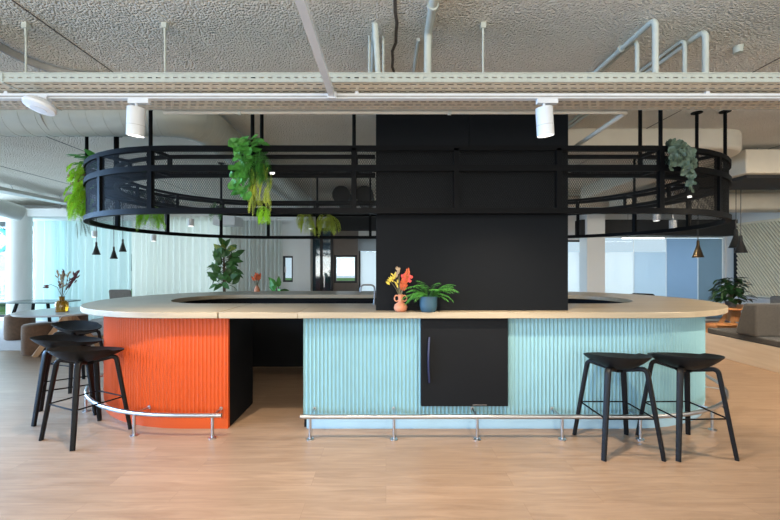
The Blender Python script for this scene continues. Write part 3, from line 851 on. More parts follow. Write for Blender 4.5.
# out-of-view spotlight, added to brighten the bench
track_spot(5.3, 2.64, TRZ-.012, (0,0), 'added unseen white cylinder spotlight at the far end of the long track beyond the bench front', 700, (5.4,5.4,.1))
# emergency lamp
e = empty('emergency_lamp', ((44-VX)*2.62/FX, 2.62, TRZ-.012), 'white oval emergency lamp clipped under the track above the round duct', 'emergency lamp')
b = MB(); b.box(-.03,.03,-.015,.03,-.02,.012); b.build('clip', M['white'], e)
b = MB(); b.lathe([(0,0),(.05,-.002),(.085,-.02),(.098,-.045),(.092,-.062),(.06,-.070),(0,-.072)], n=36)
rot = Matrix.Rotation(.20,3,'Y') @ Matrix.Rotation(-.28,3,'X')
b.v = [tuple(rot @ Vector((p[0]*1.02,p[1]*.9,p[2]-.018))) for p in b.v]; b.build('housing', M['white'], e)
b = MB(); b.lathe([(0,-.074),(.035,-.073),(.035,-.066),(0,-.066)], n=24); b.v = [tuple(rot @ Vector((p[0]*1.5,p[1],p[2]-.018))) for p in b.v]; b.build('diffuser', M['palefab'], e)

# conduits on the ceiling, each a bent pipe
def pipe(pts, r, label, m='pipe', bend=.06, name='conduit_pipe', n=10, clamps=()):
    b = MB(); b.tube(arcpath(pts, bend), r, n)
    o = tag(b.build(name, M[m], smooth=50), label, 'pipe')
    for p in clamps:
        c = MB(); c.lathe([(r*1.35,-.012),(r*1.35,.012)], p[:3], 12, p[3]); part(c, 'clamp', M['pipe'], o)
    return o
zc = CEIL-.03
pipe([(1.80,4.7,zc),(1.84,2.63,zc),(1.84,2.63,TZ+.055)], .020, 'thick pale conduit with a tall bend dropping into the tray beside the black column side', clamps=((1.83,3.0,zc,'y'),(1.82,3.4,zc,'y')))
pipe([(1.85,4.7,zc+.01),(1.885,2.89,zc+.01),(1.885,2.89,TZ+.055)], .015, 'thinner pale conduit with a low bend tucked behind the thick one')
pipe([(2.22,4.7,zc),(2.29,2.76,zc),(2.29,2.76,TZ+.055)], .020, 'pale conduit with a tall bend, outermost over the eucalyptus end of the bar')
pipe([(2.17,4.7,zc+.01),(2.235,2.88,zc+.01),(2.235,2.88,TZ+.055)], .015, 'short-drop pale conduit paired with the outermost bent one')
pipe([(-.13,3.61,zc),(-.075,2.66,zc),(-.05,2.69,TZ+.055)], .020, 'pale conduit dropping beside the ceiling crack above the black column edge')
pipe([(-.125,2.88,CEIL),(-.125,2.88,TZ+.055)], .009, 'thin upright conduit just behind the dropping one by the ceiling crack')
pipe([(-.02,2.89,CEIL),(-.02,2.89,TZ+.055)], .009, 'thin upright conduit between the ceiling crack and the dropping conduit')
pipe([(.30,-.5,zc),(.305,2.80,zc),(.305,2.84,TZ+.055)], .028, 'lumpy pale conduit crossing the ceiling above the black column', clamps=((.305,2.5,zc,'y'),))
pipe([(.245,2.9,CEIL-.015),(.245,3.6,CEIL-.015)], .013, 'thin conduit continuing along the ceiling behind the lumpy one')
# cream pipe behind the tray
pz = 2.735
pipe([(-1.75,3.03,pz),(1.90,3.03,pz),(1.94,4.7,pz)], .020, 'cream pipe behind the cable tray turning back beside the black column', 'beigepipe', .05, clamps=((-1.15,3.03,pz,'x'),(.50,3.03,pz,'x'),(1.2,3.03,pz,'x')))
# dark cables lying in the tray
for k in range(8):
    yk = TY0+.04+.047*k+(.035 if k > 3 else 0); pts = [(-5.9+.4*i, yk+random.uniform(-.004,.004), TZ+.023) for i in range(32)]
    b = MB(); b.tube(pts, .017, 6); o = b.build('power_cable', M['rubber' if k % 3 == 1 else 'darkpot'], smooth=50); tag(o, 'dark cable lying in the perforated tray, glimpsed through its slots', 'cable', 'cables in the perforated tray')
# dark flexible conduit curving over the ceiling
pts = []
for k in range(25):
    s_ = k/24; px = -30+130*s_; py = 26 + 50*(1-(1-s_)**2.0)
    yy = (CEIL-.04-CZ)*FX/(VY-py); pts.append(((px-VX)*yy/FX, yy, CEIL-.04))
b = MB(); b.tube(pts, .032, 10); o = b.build('flexible_conduit', M['rubber'], smooth=50); tag(o, 'dark flexible conduit curving over the ceiling above the tray end', 'conduit')
b = MB(); b.lathe([(.0,0),(.035,0),(.03,-.05),(0,-.05)], Vector(((738-VX)*3.02/FX,3.02,CEIL)), 14); o = b.build('smoke_detector', M['tray']); tag(o, 'small pale detector stud on the ceiling beyond the bent conduits', 'detector')

# big spiral ducts
def duct(pts, r, m, label, bend=.45, seams=.16, n=28):
    P = arcpath(pts, bend, 10)
    b = MB(); b.tube(P, r, n); o = b.build('air_duct', M[m], smooth=60); tag(o, label, 'air duct')
    b = MB(); acc = 0; 
    for i in range(len(P)-1):
        a, c = P[i], P[i+1]; d = (c-a).length; dr = (c-a).normalized(); s_ = 0
        while s_ < d:
            p = a+dr*s_
            b.tube([p-dr*.004, p+dr*.004], r*1.012, n); s_ += seams
    part(b, 'seam', M[m], o, smooth=60)
    return o
dz = 3.06
duct([(-6.55,3.92,dz-.02),(-1.95,3.92,dz-.02),(-1.95,4.75,dz-.02)], .19, 'duct', 'pale round spiral duct crossing above the rack at the fern end', .40, seams=.165)
duct([(-1.95,4.76,3.035),(-1.93,10.2,3.035)], .195, 'galv', 'large shiny round duct running away above the rack', seams=.5)
for x in (-5.0,-3.35):
    b = MB(); b.tube([(x,3.92+.202*cos(a*pi/16),dz+.202*sin(a*pi/16)) for a in range(32)], .007, 6, True)
    b.tube([(x,3.92,dz+.195),(x,3.92,CEIL)], .006, 6); part(b, 'hanger_band', M['rubber'], bpy.data.objects['air_duct'], smooth=50)
# rectangular beige duct at the column side
b = MB(); yy = 4.80
b.sweep(arcpath([(1.8,yy+.25,3.13),(4.45,yy+.25,3.13),(4.5,8.4,3.13)], .25, 8), rrect(.5,.275,.05))
o = b.build('air_duct', M['beige'], smooth=50); tag(o, 'beige rectangular duct tight under the ceiling beyond the eucalyptus', 'air duct')
b = MB(); b.box(5.05,8.6,5.4,6.4,2.83,3.17); o = b.build('duct_box', M['beige'], smooth=0, bevel=.02); tag(o, 'large beige duct box above the sofa bench', 'duct box')
for x, y in ((5.4,5.6),(5.4,6.2),(8.3,5.6),(8.3,6.2)):
    b = MB(); b.tube([(x,y,3.17),(x,y,CEIL)], .006, 6); part(b, 'hanger_rod', M['steel'], o)
b = MB(); b.box(5.15,7.6,5.5,6.35,2.785,2.83); g = b.build('ceiling_grille', M['fascia'], smooth=0); tag(g, 'black grille panel on the underside of the beige duct box', 'grille')
b = MB(); b.sweep([(4.9,8.2,2.88),(9.3,8.2,2.88)], rrect(.5,.36,.06)); o = b.build('air_duct', M['beige'], smooth=50); tag(o, 'lower beige rectangular duct crossing behind the duct box near the ribbed wall', 'air duct')
for x in (5.2, 6.9, 9.0):
    b = MB(); b.tube([(x,8.2,3.05),(x,8.2,CEIL)], .006, 6); part(b, 'hanger_rod', M['steel'], o)
b = MB(); b.sweep([(2.6,9.0,3.05),(9.3,9.0,3.05)], [(.14*cos(k*pi/8),.14*sin(k*pi/8)) for k in range(16)]); o = b.build('air_duct', M['beige'], smooth=50); tag(o, 'slim beige round duct high behind the eucalyptus', 'air duct')
for x in (3.2, 6.0, 8.8):
    b = MB(); b.tube([(x,9.0,3.18),(x,9.0,CEIL)], .006, 6); part(b, 'hanger_rod', M['steel'], o)

# ducts and trays at the curtain side
duct([(-11.7,8.3,2.98),(-9.0,8.3,2.98),(-8.75,9.2,2.80)], .19, 'galv', 'grey round duct elbow above the round pillar', .6, .3)
pz2 = 3.16
pipe([(-8.0,4.5,pz2),(-8.0,9.45,pz2),(-8.0,9.45,2.95)], .018, 'thin grey pipe with a rounded end above the lounge tables', 'rubber', .12)
b = MB(); b.box(-7.95,-7.65,4.5,9.5,3.04,3.07); b.box(-7.95,-7.94,4.5,9.5,3.07,3.11); b.box(-7.66,-7.65,4.5,9.5,3.07,3.11)
o = b.build('cable_tray', M['galv'], smooth=0); tag(o, 'narrow grey cable tray running back above the lounge tables', 'cable tray')
for y in (5.5,6.8,8.1,9.3):
    b = MB(); b.tube([(-7.8,y,3.07),(-7.9,y,CEIL)], .006, 6); part(b, 'hanger_rod', M['steel'], o)
# twin dark duct mouths
for px, lab in ((341,'round dark duct mouth facing the room, beside the pillar-side ceiling edge'),(364.5,'round dark duct mouth facing the room, tucked against the black column')):
    c = at(px, 194.5, 8.2)
    b = MB(); b.lathe([(.19,0),(.19,1.0),(.0,1.0)], (c.x,c.y,c.z), 28, 'y'); b.lathe([(.0,.02),(.17,.02),(.17,.0),(.19,.0)], (c.x,c.y,c.z), 28, 'y')
    o = b.build('duct_mouth', M['fascia'], smooth=40); tag(o, lab, 'duct')
    b = MB(); b.tube([(c.x-.20,c.y+.3,c.z),(c.x-.20,c.y+.3,CEIL)], .006, 6); b.tube([(c.x-.205,c.y+.3,c.z),(c.x-.18,c.y+.3,c.z)], .01, 6); part(b, 'hanger_rod', M['rubber'], o)
# white unit heater under the ceiling by the curtain
c = at(229, 222, 9.2)
b = MB(); b.box(c.x-.30,c.x+.22,9.0,9.5,c.z-.09,c.z+.12); o = b.build('air_unit', M['white'], smooth=0, bevel=.01); tag(o, 'white ceiling air unit in front of the pleated curtain', 'air unit')
for x in (c.x-.2,c.x+.12):
    b = MB(); b.tube([(x,9.2,c.z+.12),(x,9.2,CEIL)], .006, 6); part(b, 'hanger_rod', M['steel'], o)

# small white surface spots farther back
def small_spot(px, py, y, label, r=.06, h=.15):
    c = at(px, py, y); o = empty('ceiling_spotlight', (c.x, y, CEIL), label, 'spotlight')
    zz = c.z-CEIL
    if px > 400: spot_light('spot_beam', (c.x, y, c.z-h/2-.02), 120, (c.x, y, 0), 2.2, .8, (1,.82,.6))
    b = MB(); b.tube([(0,0,0),(0,0,zz+h/2)], .008, 8); b.build('stem', M['white'], o)
    b = MB(); b.lathe([(0,zz+h/2),(r,zz+h/2),(r,zz-h/2),(0,zz-h/2)], n=24); b.build('lamp_housing', M['white'], o)
    b = MB(); b.lathe([(0,zz-h/2-.002),(r*.8,zz-h/2-.002),(r*.8,zz-h/2),(0,zz-h/2)], n=24); b.build('lens', M['led'], o)
small_spot(656.5, 217, 7.4, 'small white spotlight below the mesh of the rack near the eucalyptus')
small_spot(673, 224.5, 7.0, 'small white spotlight lower and beside its neighbour, over the frosted glass')
small_spot(191, 222.5, 8.0, 'small white spotlight in front of the cream curtain')
small_spot(153.5, 238, 9.2, 'tiny white spotlight low over the aqua-lit curtain')
small_spot(94.5, 234, 9.4, 'tiny white spotlight above the cluster of black pendants')
small_spot(311, 225, 7.6, 'small white spotlight between the trailing ferns by the square pillar')
# linear lamp behind the frosted glass
c = at(643, 238.3, Y1-.6)
b = MB(); b.box(c.x-.55,c.x+.55,c.y-.03,c.y+.03,c.z-.012,c.z+.012); o = b.build('linear_lamp', M['led'], smooth=0); tag(o, 'slim lit linear lamp below the black bulkhead', 'lamp')
for dx in (-.4,.4):
    b = MB(); b.tube([(c.x+dx,c.y,c.z+.012),(c.x+dx,c.y,CEIL)], .004, 6); part(b, 'cord', M['fascia'], o)

# pendants
def pendant(px, ptop, pbot, y, wpx, label, m='shade'):
    c = at(px, pbot, y); t = at(px, ptop, y); hh = t.z-c.z; r = wpx*y/FX/2
    o = empty('pendant_lamp', (c.x, y, CEIL), label, 'pendant lamp')
    z = c.z-CEIL
    b = MB(); b.lathe([(r,z),(r*.80,z+hh*.16),(r*.36,z+hh*.60),(r*.26,z+hh*.72),(r*.24,z+hh*.93),(r*.18,z+hh),(0,z+hh)], n=28)
    sh = b.build('lamp_shade', M[m], o, smooth=40)
    b = MB(); b.lathe([(r*.97,z+.004),(r*.78,z+hh*.16),(r*.30,z+hh*.58),(0,z+hh*.58)], n=28); b.build('lining', M['copper'], sh)
    b = MB(); b.tube([(0,0,0),(0,0,z+hh)], .006, 6); b.build('cord', M['shade'], o)
    b = MB(); b.lathe([(0,0),(.05,0),(.05,-.03),(0,-.03)], n=20); b.build('ceiling_rose', M['shade'], o)
    spot_light('pendant_beam', (c.x, y, c.z+.03), 110 if px > 400 else 25, (c.x, y, 0), 2.4, .8, (1,.80,.56), .04)
pendant(96.3, 242, 254.8, 8.0, 7.4, 'small black cone pendant hanging before the aqua-lit curtain, nearest the round pillar')
pendant(113.8, 246.5, 258.8, 7.6, 7.0, 'small black cone pendant hanging lowest of its cluster before the curtains')
pendant(122.8, 239, 251.8, 8.3, 6.8, 'small black cone pendant hanging highest of its cluster before the curtains')
pendant(698, 240.3, 257.5, 7.4, 10.5, 'bronze black cone pendant alone in front of the frosted glass', 'bronze')
pendant(736, 229, 247.8, 7.3, 12, 'black cone pendant hanging before the edge of the ribbed wall, higher of the pair')
pendant(740.8, 235.3, 252.8, 7.0, 11, 'black cone pendant hanging before the ribbed wall, lower of the pair')

# ------------------------------------------------------------------ stools
def seat_mesh():
    b = MB(); nr, na = 9, 44; vs = []; fs = []
    sg = lambda c, p: math.copysign(abs(c)**p, c)
    def P(rho, th, low):
        xi, et = rho*sg(cos(th), .93), rho*sg(sin(th), .93)
        z = .704 + rho**2.3*(.066 - .040*cos(th) + .012*sin(th)**2*(1 if xi < .2 else 0))
        if low: z -= .011 + .034*(1-rho**2)
        k = .985 if low else 1
        return (.290*xi*k, .225*et*k, z)
    for low in (0, 1):
        vs.append(P(0, 0, low))
        for i in range(1, nr+1):
            for j in range(na): vs.append(P(i/nr, 2*pi*j/na, low))
    K = 1+nr*na; I = lambda s_, i, j: s_*K+1+(i-1)*na+j % na
    for s_ in (0, 1):
        for j in range(na):
            fs.append((s_*K, I(s_,1,j), I(s_,1,j+1)))
            for i in range(1, nr): fs.append((I(s_,i,j), I(s_,i+1,j), I(s_,i+1,j+1), I(s_,i,j+1)))
    for j in range(na): fs.append((I(0,nr,j), I(1,nr,j), I(1,nr,j+1), I(0,nr,j+1)))
    return b.add(vs, fs)
def make_stool():
    o = empty('bar_stool', (0,0,0))
    seat_mesh().build('seat', M['stool'], o, smooth=60)
    hs, ht = .235, .155
    for sx in (-1,1):
        for sy in (-1,1):
            foot = Vector((sx*hs, sy*hs, 0)); kn = Vector((sx*ht, sy*ht, .694)); ce = Vector((sx*.03, sy*.03, .656))
            P = arcpath([foot, kn, ce], .045, 8)
            b = MB(); vs = []; n = len(P); dg = Vector((sx,sy,0)).normalized(); tn = Vector((-dg.y, dg.x, 0))
            for i, p in enumerate(P):
                t = (P[min(i+1,n-1)]-P[max(i-1,0)]).normalized(); nn = tn.cross(t).normalized()
                f = i/(n-1); w = .0225; th = .0165 if i else .0145
                pr = rrect(2*w*(.80 if i == 0 else 1), 2*th, .007, 2)
                vs += [p + tn*a + nn*c for a, c in pr]
            m_ = len(pr); fs = []
            for i in range(n-1):
                for k in range(m_):
                    l = (k+1) % m_; fs.append((i*m_+k, i*m_+l, (i+1)*m_+l, (i+1)*m_+k))
            fs.append(tuple(range(m_))[::-1]); fs.append(tuple((n-1)*m_+k for k in range(m_)))
            b.add(vs, fs); b.build('leg', M['stool_wood'], o, smooth=45)
    zf_ = .31; q = hs + (ht-hs)*zf_/.685
    c4 = [Vector((a*q, c*q, zf_)) for a, c in ((-1,-1),(1,-1),(1,1),(-1,1))]
    for i in range(4):
        b = MB(); b.tube([c4[i], c4[(i+1)%4]], .0065, 8); b.build('footrest_bar', M['black_metal'], o, smooth=50)
    b = MB(); b.lathe([(0,.640),(.06,.640),(.06,.662),(0,.662)], n=20); b.build('seat_plate', M['black_metal'], o)
    return o
proto = make_stool()
stools = [  # x, y, heading of the front lip, label
    (1.935, 3.24, pi/2, 'black bar stool at the turquoise cabinet, the one standing closer to the fridge door'),
    (2.505, 3.24, pi/2+.03, 'black bar stool at the rounded turquoise corner, the one farther from the fridge door'),
    (-2.70, 3.48, R(66), 'black bar stool standing frontmost at the orange cabinet, overlapping the rail'),
    (-3.295, 3.985, R(36), 'black bar stool half hidden behind the frontmost one at the orange cabinet'),
    (-3.93, 4.90, R(-18), 'black bar stool tucked under the worktop tip behind the other two by the orange cabinet'),
]
for i, (x, y, a, lab) in enumerate(stools):
    o = proto if i == 0 else copy_tree(proto)
    o.location = (x, y, 0); o.rotation_euler = (0, 0, a); tag(o, lab, 'bar stool', 'black bar stools around the bar')

# ------------------------------------------------------------------ plants
def rv(a): return random.uniform(-a, a)
def leaf(mb, base, d, up, L, w, bend=.25, fold=.15):
    """a pointed folded leaf blade"""
    d = Vector(d).normalized(); up = Vector(up); sd = d.cross(up)
    if sd.length < 1e-3: sd = d.cross(Vector((1,0,0)))
    sd.normalize(); n = sd.cross(d).normalized(); base = Vector(base)
    prof = ((0,.05),(.22,.75),(.5,1.0),(.78,.62),(1,.02)); vs = []
    for s, k in prof:
        c = base + d*(L*s) - n*(bend*L*s*s)
        vs += [c - sd*(w*k/2) + n*(fold*w*k), c, c + sd*(w*k/2) + n*(fold*w*k)]
    fs = []
    for i in range(4):
        a = 3*i; fs += [(a,a+1,a+4,a+3),(a+1,a+2,a+5,a+4)]
    mb.add(vs, fs)
def roundleaf(mb, c, n, r):
    n = Vector(n).normalized(); a = n.orthogonal().normalized(); b_ = n.cross(a); c = Vector(c)
    vs = [c - n*r*.12] + [c + (a*cos(k*pi/4)+b_*sin(k*pi/4))*r*(1 if k else 1.25) + n*r*.12*(k%2) for k in range(8)]
    mb.add(vs, [(0,1+k,1+(k+1)%8) for k in range(8)])
def frond(mb, base, d, L, droop, ll, lw, n=14):
    """arching rib with paired leaflets"""
    p = Vector(base); d = Vector(d).normalized(); st = L/n; pts = [p.copy()]
    for i in range(n):
        p = p + d*st; d = (d + Vector((0,0,-droop/n*2))).normalized(); pts.append(p.copy())
        k = sin(pi*min(1,(i+1.5)/(n+1)))**.6
        sd = d.cross(Vector((0,0,1)))
        if sd.length < .05: sd = d.cross(Vector((rv(1),rv(1),.01)))
        sd.normalize()
        for s in (-1, 1):
            leaf(mb, p, (sd*s + d*.55 + Vector((rv(.15),rv(.15),rv(.15)))), Vector((0,0,1))+d*.2, ll*k, lw*k, .2, .1)
    mb.tube(pts, .002, 4)

def hang(name, loc, label, cat='hanging plant'):
    return empty(name, loc, label, cat)
def basket(o, r=.07, h=.10):
    b = MB(); b.lathe([(0,0),(r*.75,0),(r,h),(r*.9,h),(r*.85,h-.02),(0,h-.02)], n=18); return b.build('pot', M['darkpot'], o)

# bright fern curtain at the end of the rack
xl, yl = RK.pos(RK.leftarc(-34), 1.45)[:2]
o = hang('hanging_fern', (xl, yl, ZM+.03), 'bright green fern spilling down the curved end of the rack'); basket(o, .08, .12)
b = MB()
dirx = (xl-(-2.02))/1.45; diry = (yl-CY)/1.45
for k in range(46):
    a = rv(.8); d = Vector((dirx*cos(a)-diry*sin(a), dirx*sin(a)+diry*cos(a), random.uniform(-.3,.6)))
    st = Vector((dirx*.11+rv(.05), diry*.11+rv(.10), .19-.46*(k/46)+rv(.03)))
    frond(b, st, d, random.uniform(.12,.24), 1.6, .055, .022, 9)
for k in range(20):
    st = Vector((dirx*.15+rv(.05), diry*.15+rv(.08), -.15-rv(.1)))
    frond(b, st, (dirx*.5+rv(.4), diry*.5+rv(.4), -.6), random.uniform(.15,.26), 1.5, .05, .02, 9)
b.build('fronds', M['leafbright'], o, smooth=0)
b = MB()
for k in range(18):
    a = rv(1.6); d = Vector((dirx*cos(a)-diry*sin(a), dirx*sin(a)+diry*cos(a), random.uniform(0,.9)))
    leaf(b, (dirx*.03+rv(.06), diry*.03+rv(.08), .22+rv(.06)), d, (0,0,1), random.uniform(.13,.2), .085, .5)
d_ = b.build('broad_leaves', M['leaf'], o, smooth=60); d_['label'] = 'broad darker green leaves on top'
b = MB()
for k in range(5):
    c = Vector((dirx*.22+rv(.04), diry*.22+rv(.06), .07-.1*k/4)); b.lathe([(0,-.02),(.02,-.008),(.022,.006),(0,.022)], c, 8)
    b.tube([(dirx*.05,diry*.05,.10),c], .003, 5)
d_ = b.build('buds', M['driedpink'], o); d_['label'] = 'dried pinkish buds'
b = MB()
for k in range(9):
    st = Vector((dirx*.14+rv(.05), diry*.12+rv(.07), -.42+rv(.04)))
    frond(b, st, (rv(.5)+.1, rv(.5), -.7), random.uniform(.12,.2), .8, .03, .008, 8)
d_ = b.build('sprigs', M['eucalyptus'], o, smooth=0); d_['label'] = 'fine grey green trailing sprigs'

# ivy and fern over the front rail
xh, yh = (255-VX)*3.49/FX, 3.46
o = hang('hanging_ivy', (xh, yh+.12, ZM+.03), 'mixed ivy and yellow green fern hanging over the straight front of the rack'); basket(o, .07, .12)
b = MB()
for k in range(80):
    s = k/79; z = .19-.48*s + rv(.03)
    r_ = .024+.022*random.random()
    p = Vector((-.10+rv(.07)+.02*sin(s*7), -.17-.03*random.random(), z))
    roundleaf(b, p, (rv(1.0), -1, .6+rv(.8)), r_)
    b.tube([p, p+Vector((rv(.02),.04,.05))], .002, 4)
for k in range(26):
    p = Vector((rv(.10)-.02, -.10+rv(.08), .17+rv(.07))); roundleaf(b, p, (rv(.7), -.8, .8), .034+.015*random.random())
d_ = b.build('ivy_leaves', M['leaf'], o, smooth=0); d_['label'] = 'rounded fresh green leaves'
b = MB()
for k in range(34):
    st = Vector((.06+rv(.07), -.13+rv(.04), .10-.22*(k/34)))
    frond(b, st, (rv(.7), -.7, random.uniform(-.4,.5)), random.uniform(.13,.22), 1.7, .045, .014, 9)
b.build('fronds', M['fern'], o, smooth=0)
b = MB()
for k in range(40):
    st = Vector((.06+rv(.11), -.15+rv(.03), -.02-.30*(k/40)))
    frond(b, st, (rv(.4), -.3, -.9), random.uniform(.10,.18), 1.2, .026, .010, 10)
d_ = b.build('yellow_sprays', M['leafyellow'], o, smooth=0); d_['label'] = 'yellow green flowering sprays'
b = MB()
for k in range(9):
    st = Vector((.11+rv(.03), -.16, -.42+rv(.04))); frond(b, st, (rv(.9), -.3, -.2+rv(.4)), .12, 1.6, .045, .016, 8)
b.build('trailing_fronds', M['leafbright'], o, smooth=0)

# eucalyptus
xe, ye = (671-VX)*3.56/FX, 3.62
o = hang('hanging_eucalyptus', (xe, ye, ZM+.03), 'grey green round-leaved eucalyptus garland draped on the rack end'); basket(o, .06, .1)
b = MB()
for k in range(9):
    a = random.uniform(-.8, .6); p = Vector((rv(.05), -.08, .14)); pts = [p.copy()]
    d = Vector((sin(a)*.35, -.5, .25))
    Lk = random.uniform(.22,.55); n = int(Lk/.028)
    for i in range(n):
        p = p + d.normalized()*.028; d = d + Vector((-.04*sin(a) + rv(.03), .06, -.16)); pts.append(p.copy())
        roundleaf(b, p+Vector((rv(.02),-.012,rv(.015))), (rv(.8), -1, rv(.7)), .024+.014*random.random())
    b.tube(pts, .002, 4)
for k in range(14):
    p = Vector((rv(.09)+.02, -.10+rv(.05), .12+rv(.10))); roundleaf(b, p, (rv(.8), -1, rv(.8)), .026+.014*random.random())
b.build('leaves', M['eucalyptus'], o, smooth=0)

# trailing ferns on the far side of the rack
def back_fern(px, py0, py1, wpx, y, label, m, n=26, name='trailing_fern'):
    t = at(px, py0, y); bt = at(px, py1, y); Hh = t.z-bt.z; wv = wpx*y/FX/2
    o = hang(name, (t.x, y, ZM+.015), label, 'trailing plant'); basket(o, .05, .08)
    z0_ = t.z-(ZM+.015)
    b = MB()
    for k in range(n):
        a = random.uniform(0, 2*pi)
        frond(b, (wv*.3*cos(a), -.05+.08*sin(a), z0_+.02-.35*Hh*random.random()), (cos(a)*wv*1.3, -.15+sin(a)*.25, .05-.25*random.random()), random.uniform(.5,.75)*Hh, 1.9, Hh*.16, Hh*.05, 10)
    b.build('fronds', M[m], o, smooth=0)
back_fern(152, 208, 236, 22, 5.46, 'light green fern trailing below the rack over the aqua-lit and cream curtains', 'leafbright')
back_fern(219, 204, 226, 7, 6.26, 'narrow dark trailing plant on the far rail above the white air unit', 'leaf', 12)
back_fern(307.5, 213, 240, 13, 6.5, 'soft olive fern trailing on the far rail beside the square pillar', 'leafyellow', 20)
back_fern(328, 213, 242, 15, 6.5, 'fuller olive fern trailing on the far rail over the dark-framed door', 'leafyellow', 24)
# bushy dark plants lying on the far shelf at the curved end
for px, py, yq, lab in ((136,190,5.21,'dark leafy plant on the far curved shelf of the rack, nearer the bright fern'),(166,193,5.68,'dark leafy plant on the far shelf of the rack above the light green fern')):
    c = at(px, py, yq); o = hang('shelf_plant', (c.x, yq, ZM+.015), lab, 'plant'); basket(o, .05, .08)
    b = MB()
    for k in range(30):
        a = random.uniform(0, 2*pi); leaf(b, (.03*cos(a), .03*sin(a), .07), (cos(a), sin(a), rv(.5)+.3), (0,0,1), random.uniform(.10,.17), .06, .5)
    b.build('leaves', M['leafdark'], o, smooth=60)

# floor plants behind the bar
def big_leaf_plant(px, pytop, y, wpx, label, m='leafdark', n=60, name='rubber_plant', lo=.9, L=.24, wl=.10, pot=.17):
    t = at(px, pytop, y); o = empty(name, (t.x, y, 0), label, 'potted plant'); Ht = t.z; wv = wpx*y/FX/2
    b = MB(); b.lathe([(0,0),(pot*.8,0),(pot,.32),(pot*.92,.32),(pot*.88,.28),(0,.28)], n=24); b.build('pot', M['darkpot'], o)
    b = MB(); b3 = MB(); b4 = MB()
    for k in range(3): b.tube([(rv(.04),rv(.04),.28),(rv(.05),rv(.05),Ht*.6),(rv(.06),rv(.06),Ht-.12)], .012, 6)
    for k in range(n):
        a = k*2.4+rv(.4); z = lo + (Ht-lo-.10)*((k+.5)/n)
        rr = wv*(.25+.35*random.random())*(1 if z < Ht-.25 else .5)
        p = Vector((rr*cos(a), rr*sin(a), z+rv(.03)))
        b.tube([(.02*cos(a),.02*sin(a),z-.06), p], .004, 4)
        leaf(b3 if z < lo+(Ht-lo)*.72 or k % 2 else b4, p, (cos(a)*.7+rv(.5), sin(a)*.5+rv(.4), .35+rv(.6)), (cos(a)*.7, sin(a)-.5, .45), L*(.75+.45*random.random()), wl, .35, .10)
    b.build('trunk', M['bark'], o)
    b3.build('leaves', M[m], o, smooth=60)
    d_ = b4.build('young_leaves', M['leafyoung'], o, smooth=60); d_['label'] = 'paler yellow green young leaves'
    return o
big_leaf_plant(224.5, 241, 8.2, 31, 'tall big-leaved rubber plant behind the bar before the cream curtain', 'leafmid', 100, lo=1.12, L=.22, wl=.12)
b_ = big_leaf_plant(277, 281, 7.4, 16, 'low green plant whose leaves peek over the worktop below the small window', 'leaf', 16, 'leafy_plant', lo=.9, L=.2, wl=.10)

# red dried flowers in a small vase on the far worktop
def vase(name, loc, prof, m, label, cat='vase of flowers', n=28):
    o = empty(name, loc, label, cat); b = MB(); b.lathe(prof, n=n); b.build('vase', M[m], o, smooth=60); return o
p = at(257, 291.5, 6.46); 
o = vase('flower_vase', (p.x, 6.46, ZT1), [(0,0),(.045,0),(.05,.03),(.03,.075),(.02,.09),(.024,.10),(.018,.10),(.016,.08),(0,.06)], 'terracotta', 'small vase of rusty red dried flowers on the far side of the worktop')
b = MB(); b2 = MB()
for k in range(11):
    d = Vector((rv(.45), rv(.3), 1)).normalized(); e_ = Vector((0,0,.08))+d*random.uniform(.14,.22)
    b.tube([(0,0,.06), e_], .003, 5); leaf(b2, e_-d*.06, d, (0,1,0), .11, .04, .1); leaf(b2, e_-d*.05, d+Vector((rv(.3),rv(.3),0)), (1,0,0), .09, .035, .1)
b.build('stems', M['stem'], o); b2.build('blooms', M['flowerorange'], o, smooth=60)

# tap
ta_ = Vector((-.125, 4.24, ZT1)); o = empty('kitchen_tap', ta_, 'dark arched swan-neck tap beside the black column', 'tap')
b = MB(); b.tube(arcpath([(0,0,0),(0,0,.215),(-.155,.0,.215),(-.155,0,.135)], .05, 8), .010, 10); b.build('spout', M['tap'], o, smooth=50)
b = MB(); b.lathe([(.024,0),(.024,.012),(.016,.016),(.016,.05)], n=18); b.build('base', M['tap'], o)
b = MB(); b.tube([(.0,0,.035),(.0,-.05,.05)], .005, 8); b.build('lever', M['tap'], o)

